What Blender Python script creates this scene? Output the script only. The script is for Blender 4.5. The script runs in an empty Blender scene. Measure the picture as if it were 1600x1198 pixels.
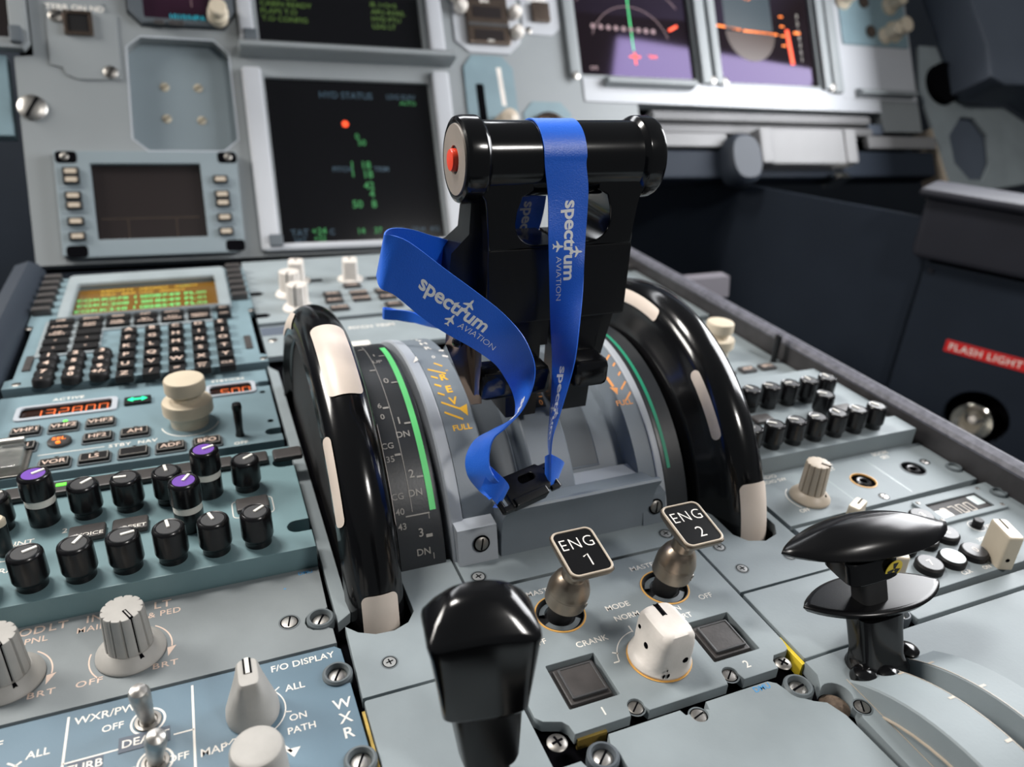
import bpy, bmesh, math, random
from mathutils import Vector as V, Matrix as MX
random.seed(7)
S = bpy.context.scene
C = S.collection
U = .001                                   # everything below is written in millimetres
sin, cos, R = math.sin, math.cos, math.radians

# ------------------------------------------------------------------ camera, world, lights
cd = bpy.data.cameras.new('camera'); cam = bpy.data.objects.new('camera', cd); C.objects.link(cam)
r_, d_, f_ = V((0.92424894, -0.37816163, 0.05251366)), V((-0.1236239, -0.42656332, -0.89596923)), V((0.36122158, 0.82160667, -0.44100051))
cam.matrix_world = MX(((r_[0], -d_[0], -f_[0], -.1365), (r_[1], -d_[1], -f_[1], 0), (r_[2], -d_[2], -f_[2], .2116), (0, 0, 0, 1)))
cd.sensor_width = 36; cd.lens = 36*1180/1600; cd.clip_start = .01; cd.clip_end = 50
cd.dof.use_dof = True; cd.dof.focus_distance = .285; cd.dof.aperture_fstop = 9.5
S.camera = cam
w = bpy.data.worlds.new('world'); S.world = w; w.use_nodes = True
w.node_tree.nodes['Background'].inputs[0].default_value = (.80, .86, .92, 1)
w.node_tree.nodes['Background'].inputs[1].default_value = .13

def area(name, loc, ax, ay, sx, sy, power, col=(1, 1, 1)):
    l = bpy.data.lights.new(name, 'AREA'); l.shape = 'RECTANGLE'; l.size = sx*U; l.size_y = sy*U; l.energy = power; l.color = col
    o = bpy.data.objects.new(name, l); C.objects.link(o)
    ax = V(ax).normalized(); az = ax.cross(V(ay)).normalized(); ay = az.cross(ax)
    m = MX((ax, ay, az)).transposed().to_4x4(); m.translation = V(loc)*U; o.matrix_world = m
# daylight through the first officer's side window, the captain's side window, the windscreen and the dome light
area('side_window_light', (700, 418, 401), (0, .505, -.863), (0, .863, .505), 572, 400, 11, (.97, .98, 1))
area('far_side_window_light', (-900, 760, 640), (0, -1, 0), (.5, 0, .85), 420, 260, 12, (1, .96, .90))
area('windscreen_light', (0, 1250, 860), (1, 0, 0), (0, .5, -.86), 900, 200, 5, (.95, .97, 1))
area('dome_light', (-420, 700, 1150), (.94, 0, .34), (0, .9, -.3), 300, 200, 12.5, (1, .96, .91))
area('rear_fill_light', (500, -700, 1100), (1, 0, 0), (0, .85, .55), 200, 130, 8, (1, .97, .93))  # added fill lamp behind the camera, brightens the faces turned towards it
vs = S.view_settings; vs.view_transform = 'Standard'; vs.look = 'None'; vs.gamma = 1; vs.exposure = -0.06; vs.use_curve_mapping = False

# ------------------------------------------------------------------ materials
MT = {}
def mat(name, col, rough=.5, metal=0, noise=0, scale=60, bump=0, emit=0, spec=.5, coat=0, tint=None, bscale=400, ior=None):
    m = bpy.data.materials.new(name); m.use_nodes = True; nt = m.node_tree; b = nt.nodes['Principled BSDF']
    b.inputs['Base Color'].default_value = (*col, 1); b.inputs['Roughness'].default_value = rough; b.inputs['Metallic'].default_value = metal
    b.inputs['Specular IOR Level'].default_value = spec; b.inputs['Coat Weight'].default_value = coat; b.inputs['Coat Roughness'].default_value = .06
    if tint: b.inputs['Specular Tint'].default_value = (*tint, 1)
    if ior: b.inputs['IOR'].default_value = ior
    if emit: b.inputs['Emission Color'].default_value = (*col, 1); b.inputs['Emission Strength'].default_value = emit
    if noise or bump:
        tc = nt.nodes.new('ShaderNodeTexCoord')
    if noise:
        n = nt.nodes.new('ShaderNodeTexNoise'); n.inputs['Scale'].default_value = scale; n.inputs['Detail'].default_value = 6; nt.links.new(tc.outputs['Object'], n.inputs[0])
        cr = nt.nodes.new('ShaderNodeValToRGB'); cr.color_ramp.elements[0].position = .3; cr.color_ramp.elements[1].position = .7
        cr.color_ramp.elements[0].color = (*[c*(1-noise) for c in col], 1); cr.color_ramp.elements[1].color = (*[min(1, c*(1+noise*.6)) for c in col], 1)
        nt.links.new(n.outputs[0], cr.inputs[0]); nt.links.new(cr.outputs[0], b.inputs['Base Color'])
    if bump:
        n2 = nt.nodes.new('ShaderNodeTexNoise'); n2.inputs['Scale'].default_value = bscale*2; n2.inputs['Detail'].default_value = 3; nt.links.new(tc.outputs['Object'], n2.inputs[0])
        bp = nt.nodes.new('ShaderNodeBump'); bp.inputs['Strength'].default_value = bump; bp.inputs['Distance'].default_value = .0003
        nt.links.new(n2.outputs[0], bp.inputs['Height']); nt.links.new(bp.outputs[0], b.inputs['Normal'])
    MT[name] = m; return m
mat('paint', (.245, .283, .30), .55, spec=.3, noise=.10, scale=35, bump=.12)          # centre and right plates
mat('paint_left', (.17, .25, .285), .45, noise=.10, scale=35, bump=.12)
mat('paint_acp', (.17, .275, .30), .45, noise=.10, scale=35, bump=.12)
mat('paint_lamp', (.215, .24, .25), .55, spec=.3, noise=.12, scale=30, bump=.15)
mat('paint_radar', (.11, .18, .235), .4, noise=.10, scale=30, bump=.1)
mat('paint_main', (.235, .255, .265), .45, noise=.06, scale=12, bump=.08)
mat('paint_cover', (.20, .245, .27), .45, noise=.06, scale=12, bump=.08)
mat('paint_light', (.43, .445, .475), .4, noise=.05, scale=12, bump=.08)
mat('table_grey', (.20, .20, .205), .5, noise=.12, scale=12, spec=.3)
mat('quad_grey', (.175, .205, .235), .45, noise=.08, scale=40, bump=.12)
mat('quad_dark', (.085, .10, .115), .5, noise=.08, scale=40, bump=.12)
mat('quad_edge', (.40, .43, .47), .4, noise=.05, scale=40)
mat('scale_black', (.025, .028, .032), .38, noise=.2, scale=50, bump=.1)
mat('black_gloss', (.004, .004, .0045), .15, bump=.015, bscale=90)
mat('black_paddle', (.004, .004, .0045), .24, spec=.32, bump=.02, bscale=90)
mat('black_satin', (.005, .005, .0055), .26, bump=.05, spec=.4)
mat('black_knob', (.007, .007, .008), .24)
mat('black_matt', (.012, .012, .013), .6, noise=.2, scale=80)
mat('void', (.004, .004, .005), .9, spec=0)
mat('cap_tan', (.26, .225, .195), .45, noise=.15, scale=60)
mat('cap_grey', (.05, .05, .052), .4)
mat('key_black', (.010, .0095, .010), .5, spec=.25)
mat('screw_brass', (.42, .37, .28), .5, noise=.2, scale=100)
mat('screw_grey', (.32, .33, .33), .5, noise=.3, scale=250)
mat('key_brown', (.050, .045, .044), .45, noise=.25, scale=150, bump=.15)
mat('white_mark', (.80, .78, .72), .5)
mat('cream', (.72, .62, .54), .35, noise=.05, scale=90)
mat('knob_cream', (.60, .52, .40), .42, noise=.06, scale=90)
mat('knob_grey', (.40, .385, .36), .48, noise=.10, scale=120, bump=.1)
mat('knob_tan', (.46, .39, .31), .42, noise=.10, scale=120)
mat('worn_white', (.72, .67, .62), .45, noise=.16, scale=70, bump=.2)
mat('print', (.80, .76, .70), .6)
mat('print_pink', (.68, .52, .43), .6)
mat('print_dim', (.36, .34, .31), .6)
mat('print_yellow', (.85, .47, .03), .55)
mat('print_orange', (.80, .33, .10), .55)
mat('print_blue', (.05, .30, .62), .6)
mat('purple', (.17, .07, .40), .35)
mat('red_button', (.80, .055, .02), .3)
mat('steel', (.50, .48, .45), .38, metal=1, noise=.2, scale=200, bump=.05)
mat('steel_dark', (.30, .285, .265), .42, metal=1, noise=.2, scale=200)
mat('bronze', (.34, .275, .215), .34, metal=1, noise=.12, scale=160, bump=.04)
mat('plate_brown', (.17, .13, .105), .25, metal=.85, noise=.15, scale=60)
mat('brass', (.55, .38, .10), .35, metal=.6, noise=.3, scale=120)
mat('ring_amber', (.75, .40, .10), .4)
mat('yellow_tag', (.80, .60, .04), .5)
mat('lanyard_blue', (.012, .135, .74), .36, bump=.45, bscale=900, spec=.8)
for k_, v_ in (('Sheen Weight', .45), ('Sheen Roughness', .35), ('Sheen Tint', (.45, .65, 1, 1))): MT['lanyard_blue'].node_tree.nodes['Principled BSDF'].inputs[k_].default_value = v_
mat('lanyard_white', (.95, .95, .96), .6)
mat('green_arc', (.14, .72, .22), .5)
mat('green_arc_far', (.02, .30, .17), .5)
mat('navy', (.020, .028, .042), .6, noise=.15, scale=10)
mat('navy_wall', (.018, .024, .035), .6, spec=.12, noise=.12, scale=12, bump=.1)
mat('ledge', (.020, .021, .028), .6, spec=.2, noise=.12, scale=15)
mat('pedal_grey', (.16, .15, .17), .5)
mat('slate', (.085, .105, .14), .55, noise=.1, scale=8)
mat('rail_grey', (.035, .033, .035), .5, noise=.3, scale=90, bump=.2)
mat('rail_edge', (.13, .13, .155), .38, noise=.4, scale=220, bump=.3)
mat('red_label', (.62, .02, .02), .5)
mat('chrome', (.8, .78, .72), .15, metal=1)
mat('glass_screen', (.004, .004, .005), .08, spec=.5)
mat('glass_flight', (.010, .007, .008), .06, spec=.30, tint=(.58, .42, .98), ior=1.6)
mat('screen_brown', (.018, .014, .014), .3, spec=.3)
mat('screen_matt', (.02, .017, .016), .45, spec=.12)
mat('screen_amber', (.115, .055, .006), .25, emit=.55)
mat('glow_mcdu', (.10, .60, .18), .5, emit=.45)
mat('screen_purple', (.03, .010, .022), .2)
mat('screen_red', (.02, .008, .005), .2)
mat('glow_green', (.10, .85, .28), .5, emit=.75)
mat('glow_text', (.05, .10, .012), .5, emit=.35)
mat('glow_text_dim', (.012, .13, .03), .5, emit=.6)
mat('glow_blue_dim', (.012, .035, .055), .5, emit=.5)
mat('glow_yellow', (.62, .42, .06), .5, emit=.5)
mat('glow_red', (.75, .14, .03), .5, emit=.25)
mat('glow_orange', (1., .22, .02), .5, emit=.9)
mat('glow_scarlet', (1., .07, .01), .5, emit=.8)
mat('glow_arrow', (.02, .85, .36), .5, emit=.9)
mat('glow_led', (.12, 1., .05), .5, emit=1.1)
mat('glow_cyan', (.02, .45, .60), .5, emit=.3)
mat('glow_pinkish', (.22, .14, .15), .5, emit=.2)
mat('sky_panel', (.022, .034, .042), .3)
mat('ground_panel', (.028, .010, .005), .3)
mat('lcd_light', (.42, .48, .48), .25)
mat('ring_grey', (.11, .13, .14), .5)
mat('dirt', (.12, .085, .06), .9, noise=.6, scale=300, bump=1)
mat('clear', (.75, .8, .8), .12); MT['clear'].node_tree.nodes['Principled BSDF'].inputs['Transmission Weight'].default_value = .92
mat('glass_lens', (.9, .9, .85), .05)

# ------------------------------------------------------------------ geometry builder
I4 = MX.Identity(4)
def TR(x=0, y=0, z=0): return MX.Translation((x, y, z))
def RX(a): return MX.Rotation(R(a), 4, 'X')
def RY(a): return MX.Rotation(R(a), 4, 'Y')
def RZ(a): return MX.Rotation(R(a), 4, 'Z')
th, ro = R(29), R(-1.1)
_c = MX(((cos(ro), -sin(ro), 0), (sin(ro), cos(ro), 0), (0, 0, 1)))
_b = MX(((1, 0, 0), (0, sin(th), -cos(th)), (0, cos(th), sin(th))))
MP = (_b @ _c).to_4x4(); MP.translation = (0, 700, 0)          # main panel frame: x right, y up the panel, z out of it

def rr(x0, y0, x1, y1, r=2, n=5):
    if r <= 0: return [(x0, y0), (x1, y0), (x1, y1), (x0, y1)]
    o = []
    for cx, cy, a in ((x1-r, y0+r, -90), (x1-r, y1-r, 0), (x0+r, y1-r, 90), (x0+r, y0+r, 180)):
        for i in range(n+1):
            t = R(a+90*i/n); o.append((cx+r*cos(t), cy+r*sin(t)))
    return o
def ci(cx, cy, r, n=28): return [(cx+r*cos(2*math.pi*i/n), cy+r*sin(2*math.pi*i/n)) for i in range(n)]
def arc(cx, cy, r, a0, a1, n=14): return [(cx+r*cos(R(a0+(a1-a0)*i/n)), cy+r*sin(R(a0+(a1-a0)*i/n))) for i in range(n+1)]
def se(rx, ry, p=2.5, n=36, cx=0, cy=0):
    o = []
    for i in range(n):
        t = 2*math.pi*i/n; c, s = cos(t), sin(t)
        o.append((cx+rx*math.copysign(abs(c)**(2/p), c), cy+ry*math.copysign(abs(s)**(2/p), s)))
    return o
_fc = {}
def glyphs(s, bold=0, sp=1):
    k = (s, bold, sp)
    if k not in _fc:
        c = bpy.data.curves.new('t', 'FONT'); c.body = s; c.size = 1; c.offset = bold; c.resolution_u = 3; c.space_character = sp; c.fill_mode = 'FRONT'
        o = bpy.data.objects.new('t', c); me = o.to_mesh()
        vs = [tuple(v.co) for v in me.vertices]; fs = [tuple(p.vertices) for p in me.polygons]
        o.to_mesh_clear(); bpy.data.objects.remove(o); bpy.data.curves.remove(c); _fc[k] = (vs, fs)
    return _fc[k]
CAP = max(v[1] for v in glyphs('H')[0])

class G:
    def __init__(s, X=None): s.bm = bmesh.new(); s.X = X or I4; s.mi = 0
    def put(s, vs, fs, M=None):
        M = s.X @ M if M is not None else s.X
        bv = [s.bm.verts.new(M @ V(v)) for v in vs]
        for f in fs:
            try: s.bm.faces.new([bv[i] for i in f]).material_index = s.mi
            except ValueError: pass
        return s
    def bmput(s, b, M=None):
        b.verts.index_update(); s.put([v.co.copy() for v in b.verts], [[v.index for v in f.verts] for f in b.faces], M); b.free(); return s
    def box(s, c, d, bev=0, M=None, seg=2):
        b = bmesh.new(); bmesh.ops.create_cube(b, size=1)
        for v in b.verts: v.co = V((c[0]+v.co.x*d[0], c[1]+v.co.y*d[1], c[2]+v.co.z*d[2]))
        if bev: bmesh.ops.bevel(b, geom=b.edges[:], offset=min(bev, min(d)*.49), segments=seg, affect='EDGES', profile=.5)
        return s.bmput(b, M)
    def bb(s, x0, y0, z0, x1, y1, z1, bev=0, M=None): return s.box(((x0+x1)/2, (y0+y1)/2, (z0+z1)/2), (abs(x1-x0), abs(y1-y0), abs(z1-z0)), bev, M)
    def plate(s, outs, z0, z1, bev=.4, M=None):
        if not isinstance(outs[0][0], (tuple, list)): outs = [outs]
        c = bpy.data.curves.new('p', 'CURVE'); c.dimensions = '2D'; c.fill_mode = 'BOTH'; c.extrude = max((z1-z0)/2-bev, 1e-4)
        c.bevel_depth = bev; c.bevel_resolution = 1; c.offset = -bev
        for o in outs:
            sp = c.splines.new('POLY'); sp.points.add(len(o)-1); sp.use_cyclic_u = True
            for p, q in zip(sp.points, o): p.co = (q[0], q[1], 0, 1)
        o = bpy.data.objects.new('p', c); me = o.to_mesh(); b = bmesh.new(); b.from_mesh(me); o.to_mesh_clear(); bpy.data.objects.remove(o); bpy.data.curves.remove(c)
        bmesh.ops.remove_doubles(b, verts=b.verts[:], dist=1e-4); bmesh.ops.recalc_face_normals(b, faces=b.faces[:])
        return s.bmput(b, (M or I4) @ TR(0, 0, (z0+z1)/2))
    def lathe(s, prof, n=32, M=None, flute=None, a0=0, a1=360, cap=True):
        full = abs(a1-a0) >= 360; k = n if full else n+1; vs = []; fs = []
        for i in range(k):
            t = R(a0+(a1-a0)*i/n); fm = flute(t) if flute else 1
            for j, p in enumerate(prof):
                r = p[0]*(fm if flute and len(p) > 2 else 1); vs.append((r*cos(t), r*sin(t), p[1]))
        m = len(prof)
        for i in range(n if full else n):
            a, b = i*m, ((i+1) % k)*m
            for j in range(m-1): fs.append((a+j, b+j, b+j+1, a+j+1))
        if full and cap:
            if prof[0][0] > 1e-6: fs.append([i*m for i in range(k)][::-1])
            if prof[-1][0] > 1e-6: fs.append([i*m+m-1 for i in range(k)])
        return s.put(vs, fs, M)
    def cyl(s, r, z0, z1, M=None, n=28, bev=.4): return s.lathe([(r, z0), (r, z1-bev), (r-bev, z1)], n, M)
    def loft(s, secs, M=None, cap=True):
        n = len(secs[0]); vs = [p for q in secs for p in q]; fs = []
        for k in range(len(secs)-1):
            for i in range(n): fs.append((k*n+i, k*n+(i+1) % n, (k+1)*n+(i+1) % n, (k+1)*n+i))
        if cap: fs += [list(range(n))[::-1], [(len(secs)-1)*n+i for i in range(n)]]
        return s.put(vs, fs, M)
    def tube(s, pts, r, n=8, M=None, closed=False):
        pts = [V(p) for p in pts]; secs = []; up = V((0, 0, 1))
        for i, p in enumerate(pts):
            t = (pts[min(i+1, len(pts)-1)]-pts[max(i-1, 0)]) if not closed else (pts[(i+1) % len(pts)]-pts[i-1])
            t.normalize(); a = t.cross(up)
            if a.length < .05: a = t.cross(V((1, 0, 0)))
            a.normalize(); b = a.cross(t); rad = r[i] if isinstance(r, list) else r
            secs.append([tuple(p+a*(rad*cos(2*math.pi*k/n))+b*(rad*sin(2*math.pi*k/n))) for k in range(n)])
        if closed: secs.append(secs[0])
        return s.loft(secs, M, not closed)
    def text(s, t, x, y, z, h, al='C', rot=0, M=None, bold=.012, sx=1, sp=1, map=None):
        vs, fs = glyphs(t, bold, sp)
        if not vs: return s
        k = h/CAP; x0 = min(v[0] for v in vs); x1 = max(v[0] for v in vs); ox = {'C': (x0+x1)/2, 'L': x0, 'R': x1}[al]
        p = [((v[0]-ox)*k*sx, (v[1]-CAP/2)*k, 0) for v in vs]
        if map: return s.put([map(x+a, y+b) for a, b, _ in p], fs)
        return s.put(p, fs, (M or I4) @ TR(x, y, z) @ RZ(rot))
    def flat(s, pts, z=0, M=None, map=None):
        if map: return s.put([map(*p) for p in pts], [range(len(pts))])
        return s.put([(p[0], p[1], z) for p in pts], [range(len(pts))], M)
    def line(s, pts, w, z, M=None, closed=False, map=None):
        q = [V(p) for p in pts]; n = len(q); a = []; b = []
        for i in range(n):
            t = (q[(i+1) % n]-q[i-1]) if closed else q[min(i+1, n-1)]-q[max(i-1, 0)]
            t.normalize(); nn = V((-t.y, t.x))*(w/2); a.append(q[i]+nn); b.append(q[i]-nn)
        vs = [(map(*p) if map else (p.x, p.y, z)) for p in a+b]; fs = [(i, n+i, n+(i+1) % n, (i+1) % n) for i in range(n if closed else n-1)]
        return s.put(vs, fs, M)
    def mesh(s, name, off=None, ang=38):
        if off is not None: bmesh.ops.translate(s.bm, verts=s.bm.verts[:], vec=-V(off))
        bmesh.ops.scale(s.bm, verts=s.bm.verts[:], vec=(U, U, U))
        bmesh.ops.recalc_face_normals(s.bm, faces=s.bm.faces[:])
        me = bpy.data.meshes.new(name); s.bm.to_mesh(me); s.bm.free()
        me.polygons.foreach_set('use_smooth', [True]*len(me.polygons)); me.set_sharp_from_angle(angle=R(ang))
        return me

W = {}
def T(name, label, cat, loc, group=None, kind=None):
    o = bpy.data.objects.new(name, None); C.objects.link(o); o.empty_display_size = .005
    o.location = V(loc)*U; W[o.name] = TR(*loc); o['label'] = label; o['category'] = cat
    if group: o['group'] = group
    if kind: o['kind'] = kind
    return o
def P(name, g, m, par=None, M=None, label=None, ang=38):
    """One mesh object: a part when par is given. g is a G (world millimetres, or local to M) or a ready mesh."""
    if isinstance(g, G):
        if M is None:
            if par is not None: off = V(W[par.name].translation)
            else:
                vs = [v.co for v in g.bm.verts]; off = V(((min(v.x for v in vs)+max(v.x for v in vs))/2, (min(v.y for v in vs)+max(v.y for v in vs))/2, min(v.z for v in vs)))
            if par is not None and W[par.name].to_3x3() != MX.Identity(3): 
                bmesh.ops.transform(g.bm, matrix=W[par.name].inverted(), verts=g.bm.verts[:]); off = V((0, 0, 0)); MW = W[par.name]
            else: MW = TR(*off)
            me = g.mesh(name, off, ang)
        else: me = g.mesh(name, None, ang); MW = M
        for k in (m if isinstance(m, (list, tuple)) else [m]): me.materials.append(MT[k])
    else: me = g; MW = M
    o = bpy.data.objects.new(name, me); C.objects.link(o); W[o.name] = MW
    L = (W[par.name].inverted() @ MW) if par is not None else MW.copy()
    L.translation = L.translation*U
    if par is not None: o.parent = par
    o.matrix_basis = L
    wn = o.modifiers.new('weighted_normal', 'WEIGHTED_NORMAL'); wn.weight = 100; wn.keep_sharp = True    # keeps large flat faces flat beside their bevels
    if label: o['label'] = label
    return o
def TM(name, g, m, label, cat, group=None, kind=None):
    o = P(name, g, m); o['label'] = label; o['category'] = cat
    if group: o['group'] = group
    if kind: o['kind'] = kind
    return o
def ST(name, g, m): o = P(name, g, m); o['kind'] = 'structure'; return o
_mc = {}
def cached(key, fn, mats):
    if key not in _mc:
        me = fn().mesh(key)
        for k in mats: me.materials.append(MT[k])
        _mc[key] = me
    return _mc[key]

# ------------------------------------------------------------------ small shared parts
def slot_screw(par, x, y, z=0, r=3, rot=40, m='steel', F=I4, cross=False, flat=.8):
    def f():
        g = G(); g.lathe([(0.93, 0), (.95, .12), (.8, .26), (.4, .36), (0, .38)], 24); g.mi = 1
        g.box((0, 0, .34), (1.62 if not cross else 1.1, .2, .16))
        if cross: g.box((0, 0, .345), (.2, 1.1, .16))
        return g
    me = cached('screw_head'+('x' if cross else '')+m, f, [m, 'void'])
    o = P('screw', me, None, par, F @ TR(x, y, z) @ RZ(rot) @ MX.Diagonal((r, r, r*flat, 1)))
    return o
def recess_screw(par, x, y, z=0, r=3.2, rot=40, F=I4, cross=False, m='steel'):
    g = G(F); g.lathe([(r*1.18, .0), (r*1.2, .12), (r*1.02, .12), (r*1.02, 0)], 28, TR(x, y, z), cap=False); g.mi = 1; g.flat(ci(x, y, r*1.1), z+.03)
    o = slot_screw(par, x, y, z+.04, r*.92, rot, m, F, cross, .35)
    P('screw_seat', g, ['ring_grey', 'void'], o)
def collar_screw(par, x, y, z=0, r=4.2, rot=40, m='ring_grey'):
    g = G(); g.lathe([(r*1.25, z-3), (r*1.25, z+.6), (r*1.1, z+1.4), (r*.95, z+1.4), (r*.84, z+.6), (r*.84, z-1.2), (0, z-1.2)], 32, TR(x, y, 0))
    c = P('fastener_collar', g, m, par)
    slot_screw(c, x, y, z-1, r*.8, rot)
def flute(n, d): return lambda t: 1-d*max(0, cos(n*t))**3
def knob_lathe(prof, n, fl=None): return lambda: G().lathe(prof, n, None, fl)

def black_knob(par, x, y, z, ang, tall=0, purple=False, s=1, tilt=I4):
    key = 'knob_p' if purple else 'knob_b'
    h = 15.5+tall
    def f(): return G().lathe([(5.3, 0), (5.3, 2.6), (5.45, 3), (6.1, 3.6), (6.35, 4.4), (6.2, h-1.6), (5.9, h-.6), (5.2, h), (4.6, h-.15), (4.5, h-.35), (0, h-.35)], 30, None, None)
    def fp(): return G().lathe([(6.2, h-10.4), (6.35, h-9.6), (6.2, h-1.6), (5.9, h-.6), (5.2, h), (4.6, h-.15), (4.5, h-.35), (0, h-.35)], 30)
    M = tilt @ TR(x, y, z) @ RZ(ang) @ MX.Scale(s, 4)
    if not purple: k = P('volume_knob', cached(key, f, ['black_knob']), None, par, M)
    else:
        k = P('volume_knob', cached(key, fp, ['black_knob']), None, par, M, 'tall black knob with purple cap and white collar')
        P('white_collar', cached('kcol', lambda: G().lathe([(5.7, h-14), (5.7, h-10.3)], 28), ['white_mark']), None, k, M)
        P('knob_base', cached('kbase', lambda: G().lathe([(5.6, 0), (5.8, .4), (5.8, h-13.9), (5.4, h-13.9)], 28), ['black_knob']), None, k, M)
    P('knob_cap', cached(key+'c', lambda: G().lathe([(4.4, h-.34), (4.3, h-.2), (0, h-.2)], 28), ['purple' if purple else 'cap_grey']), None, k, M)
    P('pointer_mark', cached(key+'m', lambda: G().box((1.9, 0, h+.05), (5.0, 1.25, .7), .2), ['white_mark']), None, k, M)
    return k
def fluted_knob(par, x, y, z, ang, m, name='dimmer_knob', rs=12.2, rb=7.7, rt=6.9, h=20, lab=None, mk='void'):
    fl = lambda tt: 1-.13*max(0, cos(12*tt))**6
    M = TR(x, y, z) @ RZ(ang)
    g = G(); g.lathe([(rs*.97, 0), (rs, .6), (rs*.98, 1.6), (rb+1.6, 3.6), (rb+.4, 4.6)], 48)
    g.lathe([(rb, 4), (rb, 5.2, 1), (rt+.1, h-1, 1), (rt-.2, h-.2, 1), (rt-1, h, 1), (0, h)], 96, None, fl)
    k = P(name, g, m, par, M, lab)
    g2 = G(); g2.box((rt*.62, 0, h+.02), (rt*.75, 1.3, .5)); g2.mi = 1
    g2.box((rt*.62, 0, h+.10), (rt*.62, .45, .5)); g2.mi = 0
    g2.box((rt+.10, 0, h*.58), (.5, 1.0, h*.76), 0, TR(0, 0, 0) @ RY(-2.2)); g2.loft([[(rb+.4, -.5, 4.6), (rb+.4, .5, 4.6), (rb+.4, .5, 4.9), (rb+.4, -.5, 4.9)], [(rs*.9, -1, 2.0), (rs*.9, 1, 2.0), (rs*.9, 1, 2.25), (rs*.9, -1, 2.25)]])
    P('pointer_mark', g2, [mk, m], k, M)
    return k
def push_key(par, x, y, z, wx, wy, h, m, txt=None, th=2, name='key', tm='print_pink', bev=.5, F=I4, frame=None, sx=1, lab=None):
    k = P(name, cached('key%s%.1f%.1f%.1f' % (m, wx, wy, h), lambda: G().box((0, 0, h/2), (wx, wy, h), bev), [m]), None, par, F @ TR(x, y, z), lab)
    if txt:
        g = G()
        L = txt.split('\n')
        for i, t in enumerate(L): g.text(t, 0, (len(L)-1-2*i)*th*.75, h+.08, th, sx=sx)
        P('legend', g, tm, k, F @ TR(x, y, z))
    return k
def annulus(g, x, y, z, r, w, a0=0, a1=360, n=36): g.line(arc(x, y, r, a0, a1, n), w, z)

# ------------------------------------------------------------------ setting: floor, bulkhead and side walls of the flight deck
ST('floor', G().bb(-1000, -700, -520, 3000, 1500, -500), 'navy')
ST('wall_front', G().bb(-1000, 1150, -500, 3000, 1180, 450), 'navy')
ST('wall_left', G().bb(-1000, -700, -500, -970, 1150, 300), 'navy')
# first officer's side wall, splayed towards the nose
WD, WN, WP = V((.471, -.882, 0)), V((-.882, -.471, 0)), V((602, 455, -149))
WF = MX(((WD.x, 0, WN.x, 602), (WD.y, 0, WN.y, 455), (0, 1, 0, 0), (0, 0, 0, 1)))   # local x along wall, y up, z out of wall
g = G(WF); g.plate([rr(-91, -500, 700, 2, 4), ci(-1, -150, 31)], -14, 0, 1.5); g.bb(-94, -500, -60, 700, 8, -48); g.bb(-94, 2, -60, 700, 8, -10)
ST('wall_right', g, 'navy_wall')
g = G(WF); g.bb(-520, -500, -10.5, -95, 44, -8)
ST('wall_footwell', g, 'navy_wall')
g = G(WF); g.bb(-106, 6, -40, 700, 74, 14, 8); g.bb(-112, 68, -40, 700, 78, 24, 5)
TM('side_ledge', g, 'ledge', 'dark padded ledge above the red flashlight label at right', 'ledge')
g = G(WF); g.box((-84, -6, .6), (5, 5, 1.6), .6)
TM('latch_button', g, 'ledge', 'tiny latch button in the top corner of the dark side wall panel', 'latch')
t = T('flashlight_label', 'red strip reading FLASH LIGHT on dark side wall', 'label', tuple(WF @ V((-12, -79, 0))))
P('label_strip', G(WF).plate(rr(-50, -85.5, 26, -72.5, .8), .1, .7, .2), 'red_label', t)
P('lettering', G(WF).text('FLASH LIGHT', -12, -79, .8, 7, sx=1.02, sp=1.12), 'white_mark', t)
t = T('flashlight', 'flashlight lens sunk in round black holder below red label', 'flashlight', tuple(WF @ V((-1, -150, -24))))
P('holder', G(WF).lathe([(31, -1), (31, -34), (0, -34)], 40, TR(-1, -150, 0), cap=False), 'void', t)
g = G(WF); g.lathe([(19, -32), (20, -12), (20.5, -8), (19.5, -7), (18, -9), (8, -22), (0, -24)], 36, TR(-4, -157, 0), cap=False); P('reflector', g, 'chrome', t)
P('bulb', G(WF).lathe([(4, -22), (4, -13), (2.5, -10.5), (0, -10)], 16, TR(-4, -157, 0)), 'worn_white', t)

# ------------------------------------------------------------------ pedestal carcass with its side rails
ped = T('pedestal', 'black pedestal carcass with dark side rails holding all the panels', 'console', (0, 350, -500))
P('carcass', G().bb(-262, 40, -500, 250, 688, -9), 'void', ped)
g = G(); g.loft([[(-252, y, -8), (-252, y, 6), (-256, y, 12), (-262, y, 15), (-272, y, 12), (-278, y, 0), (-278, y, -60), (-254, y, -60)] for y in (40, 300, 676)]); P('side_rail', g, 'navy', ped, label='dark blue rounded rail beside the left keypad unit')
g = G(); g.bb(236, 40, -10, 243, 640, 14, 1); P('side_rail', g, 'rail_grey', ped, label='dark grey rail along the right panels')
g = G(); g.loft([[(235.5, y, 13.5), (236.5, y, 16), (241, y, 17.6), (246, y, 15.5), (247, y, 10), (236, y, 12)] for y in (40, 200, 400, 645)]); P('rail_edge_strip', g, 'rail_edge', ped, label='worn metallic edge strip of right rail')
P('outer_cover', G().bb(244, 40, -500, 251, 640, 10, 1), 'navy', ped)
P('brass_angle', G().bb(-105.2, 95, -8, -104.2, 180, -1.2), 'brass', ped); P('brass_angle', G().bb(52.6, 146, -8, 54.2, 160, -1.2), 'yellow_tag', ped)
P('brass_angle', G().bb(-41, 146, -7, -30, 147, -2.5), 'brass', ped)

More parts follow.
